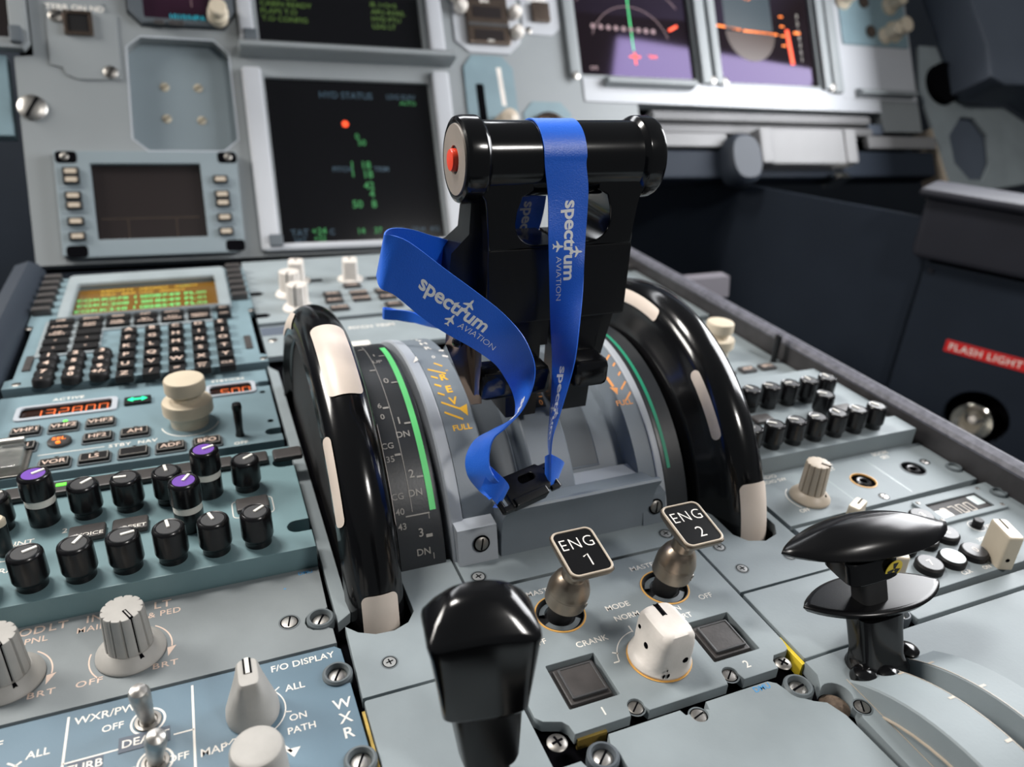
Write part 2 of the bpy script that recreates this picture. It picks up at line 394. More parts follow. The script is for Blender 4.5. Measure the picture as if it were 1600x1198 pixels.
# ------------------------------------------------------------------ left keypad and display unit
def keypad_unit(full):
    t = T('keypad_display_unit', 'keypad unit with amber screen of green text at far left', 'keypad', (-178, 560, 0))
    g = G(); g.plate([[(-251, 463), (-104, 463), (-104, 474), (-108, 476), (-108, 560), (-104, 563), (-104, 662), (-251, 662), (-251, 563), (-247, 560), (-247, 476), (-251, 474)], rr(-226, 563, -127, 635, 1)], -5, 3, .5); P('faceplate', g, 'paint_left', t)
    g = G(); g.plate([rr(-233, 561, -119, 655, 4), rr(-225, 564, -128, 634, 1)], 2.8, 8, 2.2); P('screen_bezel', g, 'paint', t)
    P('screen', G().bb(-228, 560, 0, -125, 637, 1.4), 'screen_amber', t)
    y = 628
    g = G(); g2 = G()
    g2.text('AIRPORTS   NEAREST   FLIGHT', -176, 629, 1.5, 2.6, sx=1.35); g.text('------', -150, 629.5, 1.5, 3)
    g2.text('DIST   BRG  UTC   SPD/ALT', -180, 620.5, 1.5, 2.6, sx=1.3)
    for k in range(4):
        yy = 610.5-k*11.6
        g.text('EGKK%02d8 11%d' % (k*13+7, k), -200, yy, 1.5, 5.6, sx=1.05, bold=0); g.text('2%d8%d49 FL' % (k, 7-k), -162, yy, 1.5, 5.6, sx=1.1, bold=.01); g.text('0%d' % k, -139, yy, 1.5, 5, bold=0)
    P('screen_text', g, 'glow_mcdu', t); P('screen_heading', g2, 'glow_yellow', t)
    for i in range(6):
        for x in (-244.2, -112):
            push_key(t, x, 656-i*14.6, 3, 12, 6.5, 5.5, 'key_brown', name='line_select_key', bev=1.2)
    fr = [['DIR', 'PROG', 'PERF', 'INIT', 'DATA', ''], ['F-PLN', 'RAD\nNAV', 'FUEL\nPRED', 'SEC\nF-PLN', 'ATC\nCOMM', 'MCDU\nMENU'], ['AIR\nPORT', ''], ['\u2190', '\u2191'], ['\u2192', '\u2193']]
    xs = [-229.2, -211.2, -194.3, -177, -159.6, -142]
    g = G(); g.plate([(-239.5, 503.5), (-203, 503.5), (-203, 540), (-133.5, 540), (-133.5, 565), (-239.5, 565)], 2.6, 4.2, .5); P('key_surround', g, 'paint', t)
    for j, row in enumerate(fr):
        for i, s in enumerate(row):
            if s in '\u2190\u2191\u2192\u2193' and s: s = {'\u2190': '<', '\u2191': '^', '\u2192': '>', '\u2193': 'v'}[s]
            push_key(t, xs[i], [558.6, 547, 535.2, 522.8, 510.3][j], 4, 15, 8.2, 2.6, 'key_black', s, 2.5, name='function_key', bev=.6)
    for s, yy in (('BRT', 558), ('DIM', 546)): push_key(t, -125.5, yy, 4, 9.5, 8, 3, 'key_black', s, 2, name='dimmer_key')
    L = 'ABCDEFGHIJKLMNOPQRSTUVWXYZ/'
    names = list(L)+['SP', 'OV\nFY', 'CLR']
    for k, s in enumerate(names):
        push_key(t, -186.5+14.4*(k % 5), 527.5-14.1*(k//5), 3, 9.6, 9.6, 5, 'key_black', s, 4.8 if len(s) == 1 else 2.6, name='letter_key', bev=1)
    for k, s in enumerate(['1', '2', '3', '4', '5', '6', '7', '8', '9', '.', '0', '+/-']):
        x, yy = -229.8+14.7*(k % 3), [493, 481, 468.7, 456.6+6][k//3]-1.5*(k//3 == 3)-0
        kk = P('number_key', cached('numkey', lambda: G().lathe([(5.6, 0), (5.5, 3.4), (4.6, 5), (0, 5.2)], 24), ['key_black']), None, t, TR(x, yy+2.5, 3))
        P('legend', G().text(s, 0, 0, 5.3, 4.4, bold=.03), 'print_pink', kk, TR(x, yy+2.5, 3))
    for x in (-241.5, -113.6): P('annunciator', G().bb(x-2.2, 485, 2.6, x+2.2, 507, 4, .4), 'key_brown', t)
    for x, yy in ((-244, 466), (-106.5, 466), (-106, 556), (-249, 556)): slot_screw(t, x, yy+2, 2.6, 2.8, 20, 'steel_dark')
keypad_unit(True)

# ------------------------------------------------------------------ left radio panel
def notch(x, y, w, s=1, r=3.4):        # fastener cut-out in a panel's right edge, walked downwards
    return [(x, y+r)]+[(x-s*w+s*r*cos(R(a)), y+r*sin(R(a))) for a in range(90, 271, 20)]+[(x, y-r)]
t = T('radio_panel', 'grey radio panel with 132800 display and stepped cream knob', 'panel', (-178, 410, 0))
g = G(); g.plate([[(-251, 366), (-107, 366)]+notch(-107, 376.5, 5)[::-1]+notch(-107, 437, 5)[::-1]+[(-107, 457), (-251, 457)], rr(-239.5, 425.6, -191, 440.4, 2.5), rr(-142, 426.5, -116, 440, 2.5)], -5, 0, .4); P('faceplate', g, 'paint_left', t)
P('window_frame', G().plate([rr(-240.5, 424.6, -190, 441.4, 3), rr(-238, 427, -193, 439.4, 2)], -.2, 1.2, .4), 'quad_edge', t); P('window_frame', G().plate([rr(-143, 425.6, -115, 441, 3), rr(-141, 427.4, -117.5, 439.2, 2)], -.2, 1.2, .4), 'quad_edge', t)
P('display_glass', G().bb(-241, 424, -4, -189, 442, -1), 'screen_red', t); P('display_glass', G().bb(-144, 425, -4, -114, 442, -1), 'screen_red', t)
g = G()
def seg7(g, d, x, y, h, z, wd=.62):
    wv = h*.52; t_ = wd
    P7 = {'a': ((0, h), (wv, h)), 'b': ((wv, h), (wv, h/2)), 'c': ((wv, h/2), (wv, 0)), 'd': ((0, 0), (wv, 0)), 'e': ((0, 0), (0, h/2)), 'f': ((0, h/2), (0, h)), 'g': ((0, h/2), (wv, h/2))}
    D = {'0': 'abcdef', '1': 'bc', '2': 'abged', '3': 'abgcd', '8': 'abcdefg', '7': 'abc', '5': 'afgcd'}
    for s_ in D[d]:
        (a, b), (c, e) = P7[s_]; g.line([(x+a, y+b-h/2), (x+c, y+e-h/2)], t_, z)
for i, d in enumerate('132800'): seg7(g, d, -232.5+i*6.6, 433.6, 8, -.9)
P('display_digits', g, 'glow_red', t); g = G()
for i, d in enumerate('500'): seg7(g, d, -134.5+i*6, 433.2, 7.6, -.9)
P('display_digits', g, 'glow_red', t)
for tx, x, y, hh in (('ACTIVE', -216, 447.6, 3), ('STBY/CRS', -130, 447.6, 2.8), ('STBY  NAV', -180.5, 384.6, 3), ('OFF', -128.5, 368.8, 2.6)): P('lettering', G().text(tx, x, y, .06, hh, sp=1.1), 'print', t)
P('divider_line', G().line([(-224, 385), (-194, 385)], .5, .06), 'print', t)
def rmp_key(t, x, y, s):
    k = push_key(t, x, y, 0, 13.2, 8, 2.4, 'key_black', s, 3.5, name='radio_key', sx=1.0)
    g = G(); g.line(rr(x-6, y-3.4, x+6, y+3.4, .6, 2), .25, 2.48, closed=True); P('key_outline', g, 'print_dim', k)
    P('key_frame', G().plate([rr(x-7.6, y-5, x+7.6, y+5, 1.4), rr(x-6.8, y-4.2, x+6.8, y+4.2, .8)], -.1, 1.0, .2), 'ring_grey', k)
for x, y, s in ((-232.3, 410.6, 'VHF1'), (-214.7, 410.6, 'VHF2'), (-197.2, 410.6, 'VHF3'), (-197.4, 394, 'HF2'), (-179.9, 394, 'AM'), (-232.3, 394, 'HF1'), (-215.2, 373, 'VOR'), (-197.6, 373, 'LS'), (-179.9, 373, ''), (-162.6, 373, 'ADF'), (-144.9, 373, 'BFO')): rmp_key(t, x, y, s)
g = G()
for x, y in ((-232.3, 418.6), (-197.2, 418.6), (-197.4, 402), (-179.9, 402), (-232.3, 402), (-215.2, 381), (-197.6, 381), (-179.9, 381), (-162.6, 381), (-144.9, 381)): g.flat([(x-1.3, y+.8), (x, y-1), (x+1.3, y+.8)], .06)
P('dark_indicator', g, 'void', t)
P('green_led', G().lathe([(1.1, 0), (1.1, .4), (0, .9)], 14, TR(-214.8, 419, 0)), 'glow_led', t)
k = P('select_key', G().lathe([(5.6, 0), (5.6, 1.6), (5.0, 2.2), (0, 2.3)], 24, TR(-215.2, 395.4, 0)), 'key_brown', t, label='round SEL key lit orange')
P('legend', G().text('SEL', -215.2, 396.2, 2.4, 2.8, sx=1.1), 'glow_orange', k); P('orange_led', G().lathe([(1.2, 2.2), (1.1, 2.9), (0, 3)], 12, TR(-215.2, 391.6, 0)), 'glow_orange', k)
k = P('transfer_key', G().box((-179.6, 432.4, .8), (14, 8.4, 2.2), .6), 'key_black', t, label='transfer key with lit green double arrow')
P('double_arrow', G().flat([(-185, 432.4), (-181.8, 435), (-181.8, 433.3), (-177.4, 433.3), (-177.4, 435), (-174.2, 432.4), (-177.4, 429.8), (-177.4, 431.5), (-181.8, 431.5), (-181.8, 429.8)], 2.0), 'glow_arrow', k)
g = G(); g.bb(-252, 366.5, 0, -226.5, 397, 1.2, .4); gd = P('guard_frame', g, 'steel_dark', t, label='hinged clear switch guard at left edge')
P('guard_cover', G().bb(-251, 368, 1, -228.5, 391, 6, 1.5), 'clear', gd); P('hinge', G().tube([(-247, 396, 4), (-230, 396, 4)], 2.2, 12), 'steel', gd)
def tuning_knob(t, x, y, s=1, lab=None):
    fl = lambda tt: 1-.03*(1+cos(60*tt))/2
    g = G(); g.lathe([(9.6, 0), (9.9, 4), (11.6, 7.2), (12.9, 8), (12.9, 9, 1), (12.9, 13.6, 1), (12.4, 14.4), (9, 14.8), (7.8, 15.2), (7.6, 18), (9.9, 19.5), (10.4, 20.4, 1), (10.4, 26.4, 1), (9.8, 27.2), (8.6, 27.6), (0, 27.8)], 120, TR(x, y, 0) @ MX.Scale(s, 4), fl)
    return P('tuning_knob', g, 'knob_cream', t, label=lab)
kn = tuning_knob(t, -152.6, 398.5, 1, 'cream two-step tuning knob'); g = G(); annulus(g, -152.6, 398.5, .06, 14.5, .6, 190, 350); P('knob_ring', g, 'print', t)
P('toggle_switch', G().lathe([(2.4, 0), (2.0, 2), (1.9, 4), (2.3, 15), (2.6, 17.5), (2.2, 19.5), (0, 20)], 18, TR(-128.4, 377, 0) @ RX(2)), 'black_knob', t)
for x, y in ((-112, 425.5), (-111.4, 388.5)): P('screw_hole', G().lathe([(1.7, .04), (0, .04)], 14, TR(x, y, 0)), 'void', t)

# ------------------------------------------------------------------ left audio panel
t = T('audio_panel', 'teal audio panel with black and purple capped volume knobs', 'panel', (-178, 300, 0))
g = G(); g.plate([(-251, 258), (-106.8, 258)]+notch(-106.8, 274, 5.5, 1, 4)[::-1]+notch(-106.8, 327, 5.5, 1, 4)[::-1]+[(-106.8, 341.5), (-251, 341.5)], -8, 10, .6); P('faceplate', g, 'paint_acp', t)
for i in range(7):
    black_knob(t, -226.2+16.15*i, 310, 10, [40, 30, 40, 175, 100, 22, 35][i], 8 if i in (1, 5) else 0, i in (1, 5))
    black_knob(t, -225.5+16.15*i, 268, 10, [30, 25, 60, 12, 100, 108, 38][i])
black_knob(t, -154, 287, 10, 60, 8, True)
def call_key(x, y, s='', led=False, z=10):
    k = push_key(t, x, y, z, 13.8, 9.4, 3, 'key_brown', None, name='call_key', bev=1.2)
    if s: P('legend', G().text(s, x+6.2, y-3, z+3.1, 2.1, 'R', sx=1.1), 'print', k)
    if led: P('green_bar', G().bb(x-2.5, y-.3, z+2.9, x+1.5, y+1.7, z+3.3), 'glow_led', k)
for i in range(8): call_key(-221.5+16.1*i, 331.2, led=(i == 1))
for x, s in ((-193, 'VOICE'), (-177, 'RESET'), (-128.5, '')): call_key(x, 293.5, s)
g = G(); g.line(rr(-137, 287.2, -120, 299.8, 2, 3), .45, 10.06, closed=True); annulus(g, -221.5, 291, 10.06, 5, .5)
g.text('INT', -216, 296.5, 10.06, 3); g.text('RAD', -218, 280, 10.06, 3); g.text('2', -202, 300, 10.06, 3); P('lettering', g, 'print', t)
k = P('toggle_switch', G().lathe([(2.6, 10), (3, 12), (3.1, 24), (0, 24)], 20, TR(-221.5, 291, 0)), 'black_knob', t, label='black toggle with cream tip'); P('toggle_tip', G().lathe([(3.1, 24), (3.1, 26), (2.4, 27), (0, 27)], 20, TR(-221.5, 291, 0)), 'knob_cream', k)

# ------------------------------------------------------------------ left lighting panel
t = T('lighting_panel', 'grey panel with two fluted dimmer knobs for flood and integral light', 'panel', (-178, 234, 0))
g = G(); g.plate([(-251, 212.3), (-107.4, 212.3), (-107.4, 220)]+[(-113+4.8*cos(R(a))+1, 226+5*sin(R(a))) for a in range(-60, -301, -30)]+[(-107.4, 232), (-106.8, 257.4), (-251, 257.4)], -6, 0, .4); P('faceplate', g, 'paint_lamp', t)
recess_screw(t, -122.3, 228.4, 0, 3.3, 75); collar_screw(t, -111, 226, 0, 4.2, 60)
fluted_knob(t, -176.4, 231.6, 0, -62, 'knob_grey', rs=11.6, h=20.5); fluted_knob(t, -214.4, 231.6, 0, -62, 'knob_grey', rs=11.6, h=20.5)
g = G()
for x in (-176.5, -214.5):

    g.line(arc(x, 231.6, 13.4, -6, 55, 12), .5, .06); g.line(arc(x, 231.6, 13.4, 165, 222, 8), .5, .06); g.flat([(x+11.8, 229.8), (x+14.8, 230.2), (x+12, 225.4)], .06)
    g.text('OFF', x-12.6, 221.8, .06, 2.5, sx=1.2, sp=1.15); g.text('BRT', x+11.2, 221.9, .06, 2.5, sx=1.2, sp=1.15)
g.text('INTEG', -184, 254, .06, 3.8, sp=1.1); g.text('LT', -166.2, 253.8, .06, 3.8, sp=1.1); g.text('MAIN  PNL  & PED', -177.5, 248.8, .06, 2.8, sp=1.08)
g.text('FLOOD', -215, 254, .06, 3.8, sp=1.05); g.text('LT', -201.4, 254, .06, 3.8, sp=1.1); g.text('MAIN  PNL', -214.5, 248.8, .06, 2.8, sp=1.05)
P('lettering', g, 'print_pink', t, label='pinkish cream lettering')
g = G(); g.text('DMU', -112.4, 254.8, .06, 1.8); g.text('+', -121.5, 247.5, .06, 1.6); P('blue_pen_mark', g, 'print_blue', t)

# ------------------------------------------------------------------ weather radar panel
t = T('weather_radar_panel', 'blue weather radar panel with toggles and grey selector knobs', 'panel', (-178, 180, 0))
out = [(-251, 140), (-106, 140)]+notch(-106, 161, 4, 1, 4.6)[::-1]+notch(-106.4, 197.3, 4, 1, 4.6)[::-1]+[(-106.6, 209), (-108.6, 211), (-251, 211)]
P('faceplate', G().plate(out, -6, 0, .4), 'paint_radar', t)
collar_screw(t, -110, 197.3, 0, 4.2, 60); collar_screw(t, -109.6, 161, 0, 4.2, 60)
def selector(t, x, y, ang, m='knob_grey', lab=None, mark=True, s=1):
    secs = []
    for z, rx, ry, p in ((0, 8.3, 8.3, 2), (1.2, 8.5, 8.5, 2), (4, 8.3, 8.3, 2), (9, 7.2, 6.6, 2.3), (14, 6.6, 4.6, 3.5), (17.6, 6.2, 3.6, 5), (18.8, 5.5, 3.0, 5), (19, 4.9, 2.4, 5)):
        secs.append([(a*s, b*s, z*s) for a, b in se(rx, ry, p, 40)])
    M = TR(x, y, 0) @ RZ(ang); k = P('selector_knob', G().loft(secs), m, t, M, lab)
    if mark:
        g = G(); g.box((2.4*s, 0, 19*s), (6.5*s, 2.6*s, .4)); g.mi = 1; g.box((2.5*s, 0, 19.08*s), (6.6*s, 1.3*s, .4)); P('pointer_mark', g, ['void', 'white_mark'], k, M)
    g = G()
    for a in (35, 145, -35, -145): g.cyl(.9, 0, .5, TR(5.6*cos(R(a))*s, 5.6*sin(R(a))*s, 6.6*s) @ RZ(a) @ RY(72), 12, .1)
    P('set_screw', g, 'steel_dark', k, M)
    return k
selector(t, -138.8, 190.3, 90, lab='grey tapered selector knob with white pointer'); P('selector_knob', G().lathe([(8.6, 0), (8.8, 1), (8.4, 5), (7.8, 15), (7.2, 16.4), (6, 17), (0, 17.1)], 40, TR(-138.9, 163.5, 0)), 'knob_grey', t, label='plain round grey knob at the bottom edge')
def metal_toggle(t, x, y, lean, z=0, h=20, side=0):
    M = TR(x, y, z) @ RX(lean) @ RY(side)
    k = P('toggle_switch', G().lathe([(2.0, -2), (2.2, 2), (2.8, h*.5), (3.2, h-4), (3.15, h-2.2), (2.5, h-.7), (1.2, h-.05), (0, h)], 22), 'steel', t, M, 'bare metal toggle')
    P('toggle_ring', G().line(ci(x, y, 5), .7, z+.07, closed=True), 'print', k)
    P('bushing', G().lathe([(4.2, z+.05), (4.0, z+.5), (3, z+.6), (2.6, z+.1), (0, z+.1)], 24, TR(x, y, 0)), 'steel_dark', k)
metal_toggle(t, -170.5, 198.5, 14); metal_toggle(t, -168.2, 181.8, 20, side=8)
P('label_backing', G().bb(-178.8, 188.6, .02, -164, 194.4, .2), 'slate', t); P('label_backing', G().bb(-192.8, 184.6, .02, -183, 190, .2), 'slate', t)
g = G(); g.text('F/O DISPLAY', -120.3, 207.2, .06, 2.7); g.text('ALL', -124.6, 197.1, .06, 2.7); g.text('ON', -125.3, 184.4, .06, 2.5); g.text('PATH', -124.8, 179.4, .06, 2.5); g.text('MAP', -151.4, 180.4, .06, 2.8)
for s, y in (('W', 184.6), ('X', 178.6), ('R', 172.6)): g.text(s, -110.8, y, .06, 4)
g.line([(-157, 209), (-157, 140)], .75, .06); g.line([(-194, 208.6), (-194, 140)], .75, .06); g.line([(-194, 190.4), (-178.5, 190.4)], .55, .06); g.line([(-163, 190.4), (-157, 190.4)], .55, .06)
g.text('WXR/PWS', -182.2, 206, .06, 2.9, sx=1.02); g.text('OFF', -180.8, 199.9, .06, 2.5); g.text('DEACT', -177.8, 191.6, .25, 2.8, 'L', sx=1.05); g.text('OFF', -161.8, 181.4, .06, 2.5); g.text('TURB', -188, 187.4, .25, 2.8); g.text('ALL', -201.3, 197.2, .06, 2.7); g.text('OFF', -215, 204.4, .06, 2.7); g.text('OFF', -177, 181, .06, 2.5)
g.line(arc(-138.8, 190.2, 10.2, -130, 42, 24), .45, .06); g.line([(-131.6, 197), (-129.6, 198.6)], .45, .06); g.line([(-129, 187.5), (-127, 187)], .45, .06); g.line([(-145.6, 182.5), (-147, 180.8), (-148.2, 182)], .45, .06); g.line(arc(-214, 188, 9.5, -30, 60, 14), .6, .06); g.line([(-207, 194.4), (-205.4, 195.6)], .6, .06)
g.flat([(-131, 172.8), (-126.2, 172.6), (-128.6, 169.4)], .06); g.line([(-131.5, 175), (-129, 171.5)], .9, .06)
P('lettering', g, 'print', t)

# ------------------------------------------------------------------ centre plates around the throttle quadrant
QY, QZ, QR = 325, -27, 87                  # axis of the throttle quadrant and the trim wheels
def q(x, a, r=QR): return (x, QY-r*cos(R(a)), QZ+r*sin(R(a)))
t = T('side_plate', 'grey plate around the front of left trim wheel', 'plate', (-78, 200, 0))
P('plate', G().plate([(-104, 184.3), (-53.2, 184.3), (-53.2, 244), (-76.5, 249), (-76.5, 219), (-80, 214), (-86, 211.6), (-93, 212), (-99, 215), (-103, 219.5)], -5, 0, .4), 'paint', t)
recess_screw(t, -91.5, 196.8, -.02, 2.6, 10, cross=True, m='screw_grey'); recess_screw(t, -66, 196.5, -.02, 2.4, 10, cross=True, m='screw_grey')
t = T('side_plate', 'grey plate around the front of right trim wheel', 'plate', (78, 200, 0))
P('plate', G().plate([(54.3, 185.3), (104, 185.3), (104, 244), (100, 244), (100, 219), (96, 213), (88, 210.5), (80, 213), (76, 219), (76, 246), (54.3, 246)], -5, 0, .4), 'paint', t)
for x, y in ((64, 213.3), (64.6, 197.6), (91, 198)): recess_screw(t, x, y, -.02, 2.6, 10, cross=True, m='screw_grey')
TM('wheel_guard', G().plate([(-105.2, 222), (-99.6, 226), (-99.6, 452), (-105.2, 462)], -5, 0, .5), 'paint', 'narrow grey guard strip along outer side of left trim wheel', 'trim strip')
TM('wheel_guard', G().plate([(105, 246), (100, 246), (100, 452), (105, 462)], -5, 0, .5), 'paint', 'narrow grey guard strip along outer side of right trim wheel', 'trim strip')
TM('blank_plate', G().plate(rr(-103.8, 95, -53.8, 183.2, 1), -5, 0, .4), 'paint', 'plain grey plate under the black speed brake knob', 'plate')
t = T('mounting_strip', 'grey strip with screws between throttle quadrant and engine panel', 'plate', (0, 230, 0))
P('plate', G().plate([(-52.2, 222.2), (53.4, 222.2), (53.4, 246), (-52.2, 246)], -5, 0, .4), 'paint', t)
recess_screw(t, -45.7, 229.4, 0, 2.9, 20, cross=True, m='screw_grey'); recess_screw(t, 46, 229.4, 0, 2.9, 20, cross=True, m='screw_grey')

# ------------------------------------------------------------------ engine master panel
t = T('engine_master_unit', 'grey engine panel with mode selector and two square black buttons', 'panel', (0, 184, 0))
out = [(-52, 213.5), (-39.5, 213.5), (-38, 215), (-38, 220.6), (53, 220.6), (53, 157.5)]+[(50+2.5*cos(R(a)), 155.2+2.5*sin(R(a))) for a in (0, -45, -90)]+[(44.5, 152.5), (42.5, 150.5), (42, 146.9), (26.6, 146.9), (25.8, 150)]+arc(23.2, 151, 2.9, 0, 180, 8)+[(19.6, 147.5), (19.4, 146.9), (-13.4, 146.9), (-14.2, 149)]+arc(-16.9, 150.2, 2.9, 0, 180, 8)+[(-20.6, 147), (-42, 146.9), (-42.4, 150.6), (-44, 152.8), (-50, 155), (-52, 157.5)]
P('faceplate', G().plate([out, rr(-39.2, 156.4, -19.6, 176.4, .4), rr(21, 157.3, 41.6, 177.6, .4), ci(-22.6, 198.8, 9.9), ci(25.6, 198.4, 9.9)], -5, 0, .4), 'paint', t)
for x, y in ((-29.4, 166.4), (31.3, 167.4)):
    b = P('start_button', G().box((x, y, -3.4), (16.4, 16.2, 5), .8), 'key_brown', t)
    g = G(); g.plate([rr(x-9, y-9.4, x+9, y+9.4, .6), rr(x-7.9, y-7.9, x+7.9, y+7.9, .4)], -4, -2.2, .3); P('button_frame', g, 'black_matt', b)
    P('recess', G().bb(x-10.4, y-10.6, -6.4, x+10.4, y+10.6, -4.8), 'void', b)
    P('button_cap', G().box((x, y, -.6), (13.4, 13.2, 1.6), .5), 'key_brown', b); P('cap_rim', G().plate([rr(x-6.9, y-6.8, x+6.9, y+6.8, .6), rr(x-6.1, y-6, x+6.1, y+6, .4)], -.6, .45, .2), 'cap_grey', b)
for x, y in ((-22.6, 198.8), (25.6, 198.4)):
    P('switch_seat', G().lathe([(9.8, .1), (9.4, .35), (9.1, -.3), (8.9, -2.2), (6, -2.4), (0, -2.6)], 36, TR(x, y, 0), cap=False), 'black_matt', t)
    g = G(); g.lathe([(10.3, 0), (10.2, .3), (9.7, .35), (9.5, -.2)], 40, TR(x, y, 0), cap=False); P('amber_ring', g, 'ring_amber', t, label='thin worn amber ring')
    g = G(); g.lathe([(8.2, -2.2), (8.2, -1.0), (6.2, -.6), (6.0, -2.2)], 30, TR(x, y, 0), None, 200, 330); g.lathe([(8.2, -2.2), (8.2, -1.2), (6.2, -.8), (6.0, -2.2)], 30, TR(x, y, 0), None, 20, 160); P('detent_plate', g, 'ring_grey', t)
g = G()
for m_, x in (('MASTER', -24), ('MASTER', 24.5)): g.text(m_, x, 212.8, .06, 2.6, sp=1.05)
g.text('ON', -37.5, 205.8, .06, 2.4); g.text('OFF', -37, 187.6, .06, 2.5); g.text('OFF', 38.8, 188.3, .06, 2.5); g.text('MODE', 1.2, 195.1, .06, 2.6); g.text('NORM', 2, 188.9, .06, 2.6); g.text('CRANK', -17.4, 181.7, .06, 2.6, sp=1.05); g.text('IGN', 22, 186, .06, 2.4); g.text('START', 22, 181.4, .06, 2.5)
g.text('1', -28.6, 151.9, .06, 3.2); g.text('2', 31.8, 152.5, .06, 3.2); g.line(arc(1, 167.5, 13.6, 95, 172, 14), .4, .06); g.line([(-13, 174), (-11, 172.8)], .6, .06); g.line([(-.2, 180.6), (-.2, 184)], .6, .06); g.line([(-12.6, 169.4), (-14.8, 169.4)], .6, .06); g.line([(12, 175), (14, 177)], .6, .06)
P('lettering', g, 'print', t)
for x, y, a in ((-16.9, 150.2, 40), (23.2, 151, 40), (12.1, 213.2, 80)): recess_screw(t, x, y, -1.2, 3.1, a, m='steel_dark')
# mode selector: white paint chipped off its edges
M = TR(2.6, 166.4, 0) @ RZ(92)
secs = [[(a, b, z) for a, b in se(rx, ry, p, 44, cx)] for z, rx, ry, p, cx in ((.2, 11.4, 11.4, 2, 0), (1.4, 11.8, 11.8, 2, 0), (2.4, 11.4, 11.4, 2, 0), (3.6, 10.6, 10.4, 2.2, -.3), (5.4, 10.2, 8.6, 3, -.6), (9, 10, 7.9, 4.2, -.9), (14, 9.7, 7.5, 5, -1), (17, 9.4, 7.2, 5, -1), (18.8, 8.5, 6.3, 4.5, -1), (19.5, 7, 4.6, 4, -1))]
k = P('mode_knob', G().loft(secs), 'worn_white', t, M, 'chipped white block-shaped mode knob')
g = G(); g.box((4.0, .8, 19.42), (6.4, .45, .3)); g.box((4.0, -.8, 19.42), (6.4, .45, .3)); g.box((4, 0, 19.36), (6, 1.1, .3)); P('pointer_mark', g, 'void', k, M)
g = G(); g.cyl(1.25, -.2, .25, TR(-10.7, -2.6, 8) @ RY(-89), 14, .1); g.cyl(1.25, -.2, .25, TR(-1, 7.75, 9.5) @ RX(-86), 14, .1); g.cyl(.8, -.2, .25, TR(4.6, 7.45, 13.5) @ RX(-86), 12, .1); P('set_screw', g, 'void', k, M)
g = G()
for (a, b, c, d) in ((-9.9, 5.0, 4.6, 1.7), (-9.7, 5.6, 7.0, 1.0), (-9.2, 6.3, 3.8, 1.3)): g.put([(a+random.uniform(-.2, .2), b+d*cos(i*1.05)*random.uniform(.5, 1)*.7, c+d*sin(i*1.05)*random.uniform(.5, 1)) for i in range(6)], [range(6)])
P('paint_chip', g, 'void', k, TR(2.6, 166.4, 0) @ RZ(92) @ TR(-1.15, -1, -1.4), 'dark paint chips low on the knob')
P('brass_washer', G().lathe([(13, 0), (13.1, .3), (12.5, .4)], 40, TR(2.6, 166.4, 0) @ MX.Scale(.93, 4)), 'ring_amber', k)

def engine_master(num, bx, by, tx, ty, tz, label):
    t = T('engine_master_switch', label, 'switch', (bx, by, -2), 'engine master switches')
    ax = V((tx-bx, ty-by, tz)).normalized(); xx = V((1, 0, 0)); yy = ax.cross(xx).normalized(); xx = yy.cross(ax)
    M = MX((xx, yy, ax)).transposed().to_4x4(); M.translation = (bx, by, 0)
    L = (V((tx-bx, ty-by, tz))).length
    P('stem', G().lathe([(4.6, -2.5), (5.2, 0), (5.4, 6), (5.8, 9.5)], 26, M), 'black_matt', t)
    P('collar', G().lathe([(7.4, 8.6), (8.2, 9.2), (8.2, 15.2), (8.05, 15.5), (8.2, 15.8), (8.0, 17), (6.8, 20.6), (5.6, 22.6), (4.8, 23.2), (4.5, 24), (4.6, L-7)], 36, M), 'bronze', t, label='brushed bronze collar')
    g = G(M); g.lathe([(1.5, 0), (1.5, .4), (1.0, .5), (.9, .1), (0, .1)], 16, TR(4.7, -6.5, 12) @ RZ(-54.5) @ RY(90) @ TR(0, 0, .05)); P('set_screw', g, 'steel_dark', t)
    K = TR(tx, ty, tz) @ RX(9)
    secs = [[(a, b, z) for a, b in se(rx, ry, p, 40)] for z, rx, ry, p in ((-9, 4.4, 4.4, 2), (-6, 5.4, 5.0, 2.6), (-3.4, 7.4, 6.8, 5), (-1.2, 8.7, 10.6, 9), (.6, 9.0, 11.2, 9), (1.1, 8.8, 11.0, 9))]
    P('tag_holder', G(K).loft(secs), 'bronze', t)
    g = G(K); g.plate([rr(-8.7, -10.9, 8.7, 10.9, 3), rr(-7.9, -10.1, 7.9, 10.1, 2.5)], 1.0, 1.9, .3); P('tag_rim', g, 'knob_tan', t)
    P('tag_face', G(K).plate(rr(-8.1, -10.3, 8.1, 10.3, 2), .9, 1.5, .1), 'black_satin', t)
    g = G(K); g.text('ENG', 0, 4.2, 1.56, 5.2, sx=.86, bold=-.012, sp=1.15); (g.line([(-.6, -2.6), (1.4, -1.7), (1.4, -7)], .55, 1.56) if num == '1' else g.text(num, 1.0, -4.6, 1.56, 5.2, bold=-.01)); P('lettering', g, 'print', t)
engine_master('1', -22.6, 198.8, -20.6, 191.6, 34.5, 'bronze engine master switch tagged ENG 1')
engine_master('2', 25.6, 198.4, 28.6, 193, 34.5, 'bronze engine master switch tagged ENG 2')

